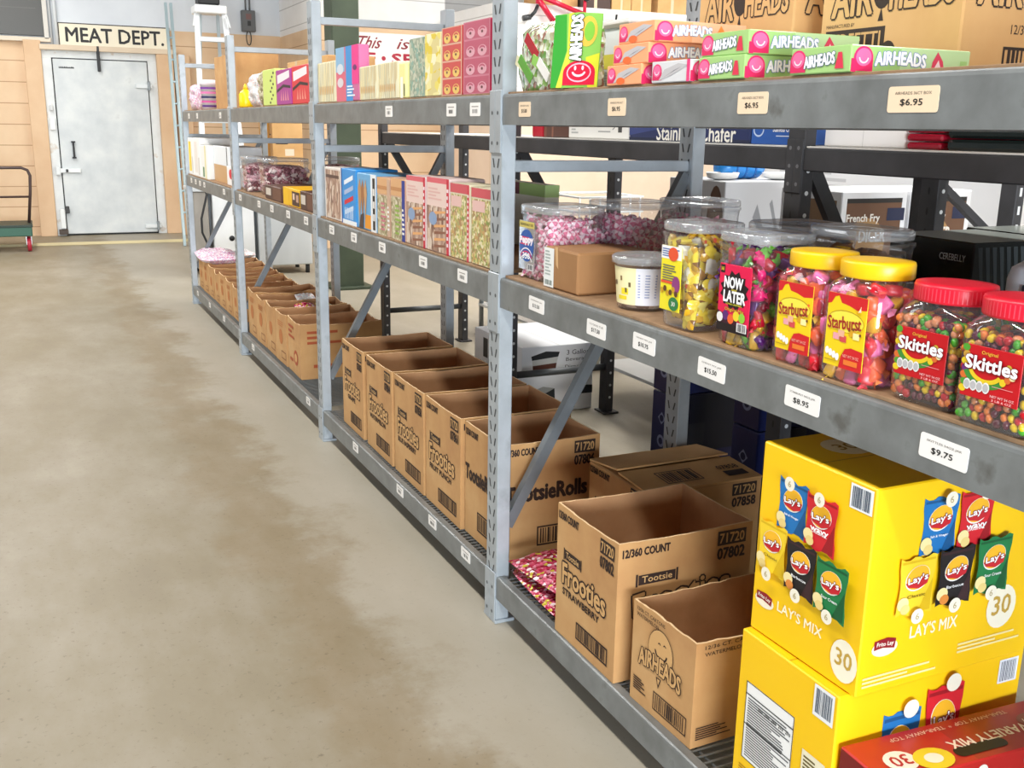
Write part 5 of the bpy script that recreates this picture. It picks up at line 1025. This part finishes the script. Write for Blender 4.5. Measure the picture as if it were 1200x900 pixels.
# ---- top bay three
def pr_zig(c, d):
    def f(F, w, h):
        F.poly([(w*.1, h*.6), (w*.9, h*.75), (w*.9, h*.95), (w*.1, h*.85)], '#f0e4e8', 1); F.poly([(w*.05, h*.35), (w*.5, h*.5), (w*.95, h*.45), (w*.95, h*.52), (w*.5, h*.58), (w*.05, h*.43)], '#2c2024', 2)
        for k in range(4): F.poly([(w*(.3+.15*k), h*.12), (w*(.38+.15*k), h*.12), (w*(.36+.13*k), h*.42)], d, 2)
    return f
snack('candy_box', 'red candy box beside the second upright on the top shelf', 'candy box', 5.30, 5.675, .195, .16, '#d8333c|.45', pr_zig('', '#f0a090'), ZT, .02)
snack('candy_box', 'purple candy box left of the red one on the top shelf', 'candy box', 5.685, 6.06, .19, .16, '#a83a90|.45', pr_zig('', '#e89aa0'), ZT, .02)
snack('candy_box', 'lime candy box with black speckles left of the purple one', 'candy box', 6.08, 6.42, .205, .16, '#cfe07a|.45', lambda F, w, h: [F.ell(w*(.6+.3*((k*.37) % 1)), h*(.08+.1*k), w*.06, h*.035, '#2c2c24', 1, 8) for k in range(9)], ZT, .02)
def standbag(label, y0, y1, h, mat, seed):
    mb = pillow(y1-y0, h, .09, mat, seed); vs = [(.045+(z-.045), x, y+h/2+.004) for x, y, z in mb.v]; mb.v = vs
    o = solo(mb, 'candy_bag', label, 'candy bag', (.05, (y0+y1)/2, ZT)); return o
standbag('clear bag of tan candy left of the lime box', 6.45, 6.78, .215, 'tan_bag', 21)
standbag('clear bag of pale candy, second left of the lime box', 6.80, 7.10, .205, 'white_bag', 22)
t = thing('squeeze_bottle', 'yellow squeeze bottle by the third upright on the top shelf', 'bottle', (.07, 7.22, ZT))
mb = MB(); mb.rings([(.9, 0, 2), (1, .01, 2), (1, .085, 2), (.6, .11, 2), (.32, .118, 2)], 0, 0, '#f4d414|.35', 24, .045, .045); sub('body', mb, t); mb = MB(); mb.rings([(.34, .117, 2), (.34, .13, 2), (.1, .155, 2)], 0, 0, '#e8b814|.35', 16, .045, .045); sub('nozzle', mb, t)
for y, lab in ((6.2, 'plain brown carton behind the lime candy box'), (6.72, 'plain brown carton with clear tape behind the bagged candy')):
    mb = MB(); mb.box((0, 0, 0), (.3, .5, .3), 'kraft_pale', .004); F = aisle(mb, 0, 0, 0, .5); F.rect(.22, .02, .28, .3, '#d9c4a4|.25', 1); solo(mb, 'cardboard_carton', lab, 'carton', (.36, y, ZT))
# ---- top bay four
t2 = carton('cardboard_carton', 'open brown carton standing on the top shelf before the stepladder', 'carton', (.12, 7.75, ZT), .3, .95, .40, 0, None, lambda A, B, dx, dy, h: (A.rect(dy*.62, 0, dy*.64, h*.98, '#9a7450|.8', 2), A.poly([(dy*.64, 0), (dy*.95, 0), (dy*.95, h*.3), (dy*.66, h*.5)], '#d2a66c|.8', 3)), .006, 51)
mb = MB(); mb.rings([(.85, 0, 2), (1, .19, 2), (1.06, .19, 2), (1.06, .225, 2), (.6, .235, 2)], 0, 0, '#e9e2ea|.4', 28, .075, .075)
for k in range(5): mb.rings([(.86+.15*(.02+.035*k)/.19+.01, .02+.035*k, 2), (.86+.15*(.035+.035*k)/.19+.015, .036+.035*k, 2)], 0, 0, ('#5a2a7c', '#d05a9c', '#2c2a5c', '#e07ab0', '#7a3a9c')[k], 28, .075, .075, False, False)
solo(mb, 'snack_tub', 'purple and pink striped tub with white lid before the open top-shelf carton', 'tub', (.1, 8.86, ZT))
standbag('pink and white candy bag at the far end of the top shelf, left of two', 9.38, 9.76, .215, 'pinkwhite_bag', 23)
standbag('pink and lilac candy bag near the striped tub on the top shelf', 8.98, 9.36, .20, 'pinkwhite_bag', 24)
# ================================================================ on and behind the dark rack
def bxs(name, label, cat, loc, dx, dy, h, base, prA=None, prB=None, rotz=0, c=.004, prT=None):
    mb = MB(); mb.box((0, 0, 0), (dx, dy, h), base, c)
    if prA: prA(aisle(mb, 0, 0, 0, dy), dy, h)
    if prB: prB(near(mb, 0, 0, 0), dx, h)
    if prT: prT(top(mb, 0, 0, h), dx, dy)
    return solo(mb, name, label, cat, loc, rotz)
ZD = 1.608; NV = '#27325c|.35'
bxs('product_box', 'red box at the left end of the dark rack top, under the grey beam', 'product box', (1.13, 4.86, ZD), .5, .12, .22, '#c01c30|.4')
bxs('product_box', 'dark brown box beside the red one on the dark rack', 'product box', (1.13, 4.55, ZD), .5, .29, .22, '#5c3a30|.5', lambda F, w, h: (F.rect(w*.3, 0, w*.36, h, '#8a5a48', 1), F.rect(0, 0, w*.1, h, '#7a4a3a', 1)))
def pr_hanger(F, w, h): F.bars(.03, .02, .1, .11, '#b8b8b4', 1, 6, 2, False); F.bars(.14, .05, .27, .11, '#c4c4c0', 1, 4, 3, False); F.arc(w*.7, .07, .06, .035, .006, '#9a9a98', 1, -60, 120); F.rect(w*.52, .03, w*.72, .036, '#a8a8a6', 1); F.rect(w*.84, .03, w*.9, .1, '#4a4a48', 1)
bxs('product_box', 'white box with grey line drawings on the dark rack top', 'product box', (1.11, 3.975, ZD), .5, .56, .25, '#eceae4|.5', pr_hanger)
def pr_st(F, w, h):
    F.poly([(0, .02), (w*.3, .05), (w, .09), (w, .2), (0, .2)], '#3a4880|.3', 1); F.arc(w*.35, .2, w*.4, .11, .012, '#8a9ad0', 2, 200, 340); F.rect(0, 0, w, .012, '#1c2340', 2)
    F.text('Stainless Chafer', w*.58, .034, w*.64, .062, '#f0ece2', 3, .02)
bxs('product_box', 'navy chafing dish box with large white lettering on the dark rack top', 'product box', (1.11, 3.12, ZD), .5, .845, .25, NV, pr_st)
def pr_st2(F, w, h): F.poly([(0, 0), (w, 0), (w, .1), (w*.4, .06), (0, .07)], '#2f5ca8|.3', 1); F.poly([(0, .06), (w*.5, .1), (w, .12), (w, .14), (w*.4, .12), (0, .08)], '#9ab4e0', 2); F.text('Stainless Chafer', w*.68, .055, w*.46, .022, '#f0f0f4', 3, .02); F.arc(w*.15, .05, .03, .025, .006, '#c0d0ec', 3); F.rect(w*.52, .028, w*.8, .031, '#e0e4f0', 3)
bxs('product_box', 'bright blue chafing dish box beside the dark rack post', 'product box', (1.11, 2.845, ZD), .5, .265, .24, '#4a74c0|.35', pr_st2)
bxs('product_box', 'plain white box right of the dark rack post on its top level', 'product box', (1.115, 2.375, ZD), .5, .355, .24, '#eeeceb|.5', lambda F, w, h: (F.rect(w*.5, .0, w*.505, h, '#c8c8c6', 1), F.ell(w*.52, .06, .005, .005, '#8a8a88', 1)))
t = thing('tray_stack', 'stack of glossy maroon trays between the white box and the black trays', 'tray stack', (1.10, 2.225, ZD))
for k in range(7):
    mb = MB(); z = .024*k; a = .012*k*.6; mb.box((-.0, -.004*k, z), (.42, .13+.002*k, z+.02), '#a3132c|.25', .006); mb.build('tray', t)
t = thing('tray_stack', 'stack of black trays in stretch film right of the maroon trays', 'tray stack', (1.10, 1.62, ZD))
for k in range(5):
    mb = MB(); z = .034*k; mb.box((0, 0, z), (.45, .585, z+.03), '#18201f|.2', .008); mb.build('tray', t)
# navy cooler boxes stacked under the dark rack
def pr_icons(F, w, h):
    for k in range(4): F.ell(w*.5, h*(.18+.2*k), w*.18, w*.18, '#8a93b8', 1, 4 if k % 2 else 12); F.ell(w*.5, h*(.18+.2*k), w*.1, w*.1, '#1c2350', 2, 12)
def pr_navy(F, w, h): F.poly([(w*.1, h), (w*.1, h*.55), (w*.45, h*.3), (w, h*.2), (w, h)], '#1c1c2a|.3', 1); F.arc(w*.65, h*1.05, w*.55, h*.85, .008, '#7a86b8', 2, 185, 285); F.rect(w*.15, h*.55, w*.35, h*.75, '#2c2c34', 3); F.rect(w*.5, h*.4, w*.75, h*.5, '#2a2a50', 3)
for i, y in enumerate((3.56, 2.98)):
    for k in range(2):
        bxs('appliance_box', ('lower' if k == 0 else 'upper')+' navy appliance box with icon spine, '+('left' if i == 0 else 'right')+' stack behind the rear post', 'appliance box', (1.14, y, .0+.53*k), .5, .16, .525, '#222a5c|.3', pr_icons, pr_navy)
for k in range(2):
    bxs('appliance_box', ('lower' if k == 0 else 'upper')+' black appliance box with pale swirl, behind the yellow chip boxes', 'appliance box', (1.14, 2.1, .53*k), .5, .62, .525, '#191922|.3', lambda F, w, h: (F.arc(w*.6, h*1.1, w*.6, h*.9, .008, '#7a86b8', 1, 185, 285), F.rect(w*.12, h*.35, w*.4, h*.7, '#26264a', 1)))
# beverage dispenser box on the floor
def pr_disp(F, w, h):
    F.poly([(w*.13, h*.86), (w*.33, h*.92), (w*.52, h*.9), (w*.5, h*.83), (w*.14, h*.8)], '#23262a', 1); F.poly([(w*.14, h*.8), (w*.5, h*.83), (w*.48, h*.74), (w*.15, h*.72)], '#c8cac8', 1); F.poly([(w*.15, h*.72), (w*.48, h*.74), (w*.46, h*.58), (w*.16, h*.56)], '#5c3428', 1)
    F.poly([(w*.14, h*.34), (w*.3, h*.4), (w*.46, h*.36), (w*.47, h*.16), (w*.3, h*.04), (w*.17, h*.1)], '#23272a', 1); F.poly([(w*.14, h*.34), (w*.3, h*.4), (w*.46, h*.36), (w*.34, h*.3)], '#a8aaa8', 2); F.poly([(w*.78, h*.38), (w, h*.36), (w, h*.24), (w*.78, h*.24)], '#23272a', 1)
    for k, s in enumerate(('3 Gallon', 'Beverage', 'Dispenser')): F.text(s, w*(.78), h*(.88-.11*k), w*(.32+.02*k), h*.07, '#2a2e3a', 1, .0)
bxs('appliance_box', 'white beverage dispenser box on the floor beyond the rack', 'appliance box', (1.2, 5.2, 0), .48, .7, .41, '#e8ebf0|.5', lambda F, w, h: (F.rect(0, 0, w, h*.38, '#2c2e32', 1), F.rect(w*.2, h*.6, w*.3, h*.9, '#26282c', 1), F.rect(w*.38, h*.62, w*.46, h*.9, '#26282c', 1), F.rect(w*.62, h*.6, w*.74, h*.84, '#26282c', 1)), pr_disp, 0, .004, lambda T, dx, dy: (T.rect(.24, 0, .25, dy, '#d4d6d8', 1),))
# benches of kitchenware beyond the dark rack
def bench(loc, dx, dy, h, label):
    t = thing('work_table', label, 'table', loc)
    mb = MB(); mb.box((0, 0, h-.04), (dx, dy, h), 'stainless', .004); mb.build('tabletop', t)
    for x in (.03, dx-.07):
        for y in (.03, dy-.07):
            mb = MB(); mb.tube([(x+.02, y+.02, 0), (x+.02, y+.02, h-.04)], .02, '#a8adb0|.35|.6', 10); mb.build('leg', t)
    mb = MB(); mb.box((.03, .03, .2), (dx-.03, dy-.03, .22), 'stainless', .002); mb.build('undershelf', t)
bench((1.85, 3.2, 0), .8, 2.3, .945, 'stainless work table beyond the dark rack holding boxed kitchenware')
bench((2.0, 5.9, 0), .7, 1.9, .9, 'far stainless table beside the tan wall, behind the dark rack')
def pr_dicer(F, w, h): F.rect(.03, .03, w-.03, h-.04, '#6b4a34', 1); F.ell(w*.4, h*.5, w*.3, h*.25, '#b08858', 2); F.rect(.03, h-.05, w-.03, h-.03, '#26221f', 2); F.rect(w*.7, h*.72, w*.97, h*.84, '#1c2444', 3); F.text('French Fry', w*.34, h*.74, w*.5, h*.09, '#f4f0e8', 3, .03); F.text('DICER', w*.5, h*.58, w*.4, h*.12, '#f4f0e8', 3, .04)
for k, lab in ((0, 'left of the pair'), (1, 'right of the pair')):
    bxs('appliance_box', 'white french fry dicer box with brown picture, '+lab, 'appliance box', (1.86+.40*k, 3.42, .946), .38, .4, .46, '#e9eaec|.5', lambda F, w, h: (F.rect(.03, .03, w-.03, h-.04, '#8a6a4c', 1),), pr_dicer)
def pr_cut(F, w, h): F.ell(w*.85, h*.5, w*.14, h*.45, '#5c3c28', 1); F.poly([(w*.35, h*.6), (w*.4, h*.75), (w*.55, h*.3), (w*.52, h*.28)], '#8a8c90', 1); F.poly([(w*.55, h*.75), (w*.58, h*.8), (w*.7, h*.35), (w*.67, h*.33)], '#8a8c90', 1)
bxs('appliance_box', 'grey cutlery box with brown plate picture beyond the dark rack post', 'appliance box', (1.86, 4.25, .946), .52, .5, .46, '#c6c7ca|.5', pr_cut, pr_cut)
t = thing('storage_jug', 'translucent blue jug lying among white kitchenware on the grey box', 'jug', (2.12, 4.48, 1.408))
mb = MB(); mb.tube([(-.14, 0, .06), (-.13, 0, .06), (.1, 0, .06), (.13, 0, .06)], [.045, .06, .06, .045], '#2f8ee0|.15', 20); mb.build('body', t)
for x in (-.06, 0, .06):
    mb = MB(); mb.tube([(x-.006, 0, .06), (x+.006, 0, .06)], .0625, '#1c6cc0|.2', 20); mb.build('rib', t)
for i, (x, y, s) in enumerate(((1.95, 4.4, .12), (2.3, 4.36, .14))):
    mb = MB(); mb.rings([(.5, 0, 2), (.9, .01, 2), (1, .035, 2), (.97, .037, 2), (.85, .014, 2)], 0, 0, '#e6e6e4|.35', 26, s*.8, s*.55); solo(mb, 'steam_pan', 'white oval dish '+('left' if i == 0 else 'right')+' of the blue jug on the grey box', 'dish', (x, y, 1.408))
t = thing('dish_rack', 'white wire dish rack on the far stainless table', 'rack', (2.05, 6.1, .901))
for z in (.08, .2, .3):
    mb = MB(); mb.tube([(0, 0, z), (.5, 0, z), (.5, .5, z), (0, .5, z), (0, 0, z)], .008, '#eceeee|.4', 6); mb.build('rim', t)
for k in range(7):
    mb = MB(); mb.tube([(.08*k, 0, 0), (.08*k, 0, .3)], .006, '#eceeee|.4', 6); mb.build('wire', t)
bxs('product_box', 'big white carton at the right edge beyond the dark posts', 'carton', (2.45, 2.2, 0), .9, .7, 1.62, '#efeeec|.6', lambda F, w, h: (F.rect(.1, .9, .12, 1.1, '#a85a58', 1), F.rect(.25, 1.1, .3, 1.2, '#b08a8a', 1)), lambda F, w, h: (F.rect(.05, 1.05, .1, 1.1, '#a85a58', 1), F.rect(.12, 1.2, .5, 1.42, '#f6f5f4', 1)))
bxs('product_box', 'wide white wrapped carton on the floor behind the french fry dicer boxes', 'carton', (2.9, 3.4, 0), .6, 2.0, 1.5, '#e9e9ea|.5', lambda F, w, h: (F.rect(0, 1.2, w, 1.22, '#d0d0d0', 1), F.bars(.3, 1.3, .9, 1.45, '#c8c8ca', 1, 4, 5, False)))
# a second dark upright pair far right
t = thing('storage_rack', 'far black perforated rack uprights standing between the white cartons', 'shelving rack', (1.85, 2.95, 0))
for x in (0, .5):
    mb = MB(); mb.box((x, 0, 0), (x+.05, .08, 1.75), 'dark_steel', .003); F = near(mb, x, 0, 0)
    for k in range(22): F.rect(.018, .06+.075*k, .032, .095+.075*k, '#e4e6e8', 1)  # pale slots painted as daylight seen through the perforations
    mb.build('post', t)
mb = MB(); mb.bar((.05, .04, 1.5), (.5, .04, 1.2), .03, .03, 'dark_steel'); mb.build('diagonal_brace', t)
mb = MB(); mb.bar((.05, .04, 1.66), (.5, .04, 1.66), .04, .03, 'dark_steel'); mb.build('cross_brace', t)
# cartons on top of the low cooler room wall and the red bicycle frame
for i, (x, w, h, c, lab) in enumerate(((4.7, .52, .5, 'kraft', 'brown carton on the white cooler room, left end'), (5.26, .44, .5, '#4c3a34|.6', 'dark carton on the white cooler room, right of the red bicycle frame'), (5.72, .29, .46, 'kraft_pale', 'pale carton on the white cooler room, left of the pale pair'), (6.02, .3, .46, 'kraft_pale', 'pale carton on the white cooler room, right of the pale pair'), (6.42, .45, .48, 'kraft_pale', 'wide pale carton on the white cooler room, by the rear post'))):
    bxs('cardboard_carton', lab, 'carton', (x, 12.05, 3.151), w, .5, h, c, None, lambda F, w, h: (F.rect(w*.45, 0, w*.55, h, '#d9c4a4|.3', 1),))
t = thing('bicycle_frame', 'red bicycle frame with black fittings hung on the white cooler room wall', 'bicycle frame', (4.8, 11.9, 3.0))
def bt(p, q, r, c='#c4163a|.3', n='frame_tube'):
    mb = MB(); mb.tube([(p[0], 0, p[1]), (q[0], 0, q[1])], r, c, 12); return mb.build(n, t)
bt((-.22, .24), (.44, .05), .03); bt((-.22, .2), (-.01, -.04), .035); bt((-.22, .3), (-.22, .14), .03); bt((.44, .02), (-.01, -.04), .022); bt((.44, .3), (.44, .02), .022)
mb = MB(); mb.tube([(-.22, 0, .12), (-.27, -.02, .04), (-.32, 0, -.02)], .022, '#26282a|.4', 8); mb.tube([(-.42, 0, -.04), (-.32, 0, -.02)], .035, '#3a3c3e|.4', 10); mb.build('fork', t)
mb = MB(); mb.tube([(.34, -.03, .26), (.45, -.03, .24), (.56, -.03, .28)], [.02, .04, .02], '#232426|.4', 8); mb.build('saddle', t)
mb = MB(); mb.tube([(.6, 0, -.02), (.7, -.02, -.06), (.82, -.02, -.05), (.9, 0, 0), (.91, 0, .08)], [.012, .03, .03, .016, .014], '#232426|.4', 10); mb.build('handlebar', t)
# stainless appliances behind the far bays
def appliance(label, loc, dx, dy, h, mat, hole=None, rotz=0):
    t = thing('kitchen_appliance', label, 'appliance', loc, rotz)
    mb = MB(); mb.box((0, 0, .1), (dx, dy, h), mat, .01); mb.build('cabinet', t)
    mb = MB(); mb.box((-.02, -.02, h), (dx+.02, dy+.02, h+.035), 'stainless', .006); mb.build('worktop', t)
    for x in (.05, dx-.05):
        for y in (.05, dy-.05):
            mb = MB(); mb.tube([(x, y, 0), (x, y, .1)], .025, '#2a2a2a', 8); mb.build('foot', t)
    if hole:
        mb = MB(); mb.tube([(hole[0], -.002, hole[1]), (hole[0], .004, hole[1])], .03, '#17181a', 16); mb.build('outlet_hole', t)
    for k in (.33, .66):
        mb = MB(); mb.box((-.012, dy*k-.004, .14), (.002, dy*k+.004, h-.03), '#9a9ea0|.4|.4', .001); mb.build('door_seam', t)
appliance('white appliance with a black outlet hole behind the far cartons', (.485, 11.5, 0), .44, .6, .93, 'appliance_white', (.19, .42))
appliance('wide stainless appliance left of the green column', (.97, 11.5, 0), .60, .6, .93, 'stainless')
appliance('narrow grey brown appliance at the far left of the stainless row', (.29, 11.5, 0), .15, .6, .93, 'grey_panel')
mb = MB(); P = [(.40, 11.46, .978), (.42, 11.43, .9), (.35, 11.42, .65), (.35, 11.42, .5), (.41, 11.42, .35), (.46, 11.42, .3)]
mb.tube(P, .012, '#1f2022|.5', 8); solo(mb, 'power_cord', 'black cord hanging down the narrow grey brown appliance', 'cord')
bxs('cardboard_carton', 'tall brown carton standing on the wide stainless appliance', 'carton', (1.22, 11.75, .966), .34, .3, .75, 'kraft_pale', lambda F, w, h: (F.rect(w*.3, h*.75, w*.7, h*.77, INK, 1),), lambda F, w, h: (F.rect(w*.1, h*.62, w*.5, h*.635, INK, 1), F.rect(w*.4, h*.45, w*.7, h*.55, '#e8d8c0', 1)))
mb = MB(); mb.box((0, 0, 0), (.11, .03, .8), '#a8762c|.6', .004); solo(mb, 'plywood_board', 'ochre board standing beside the tall brown carton', 'board', (1.09, 11.8, .966))
mb = MB(); mb.rings([(1, 0, 4), (1.02, .012, 4), (.85, .12, 3), (.8, .14, 3), (.3, .142, 2)], 0, 0, 'stainless', 30, .2, .18); solo(mb, 'steel_pan', 'large upturned steel pan on the white appliance', 'pan', (.72, 11.8, .966))
mb = MB(); mb.box((0, 0, 0), (.3, .2, .05), '#26282a|.4', .01); solo(mb, 'sheet_pan', 'black sheet pan lying on the wide stainless appliance', 'pan', (1.0, 11.52, .966))
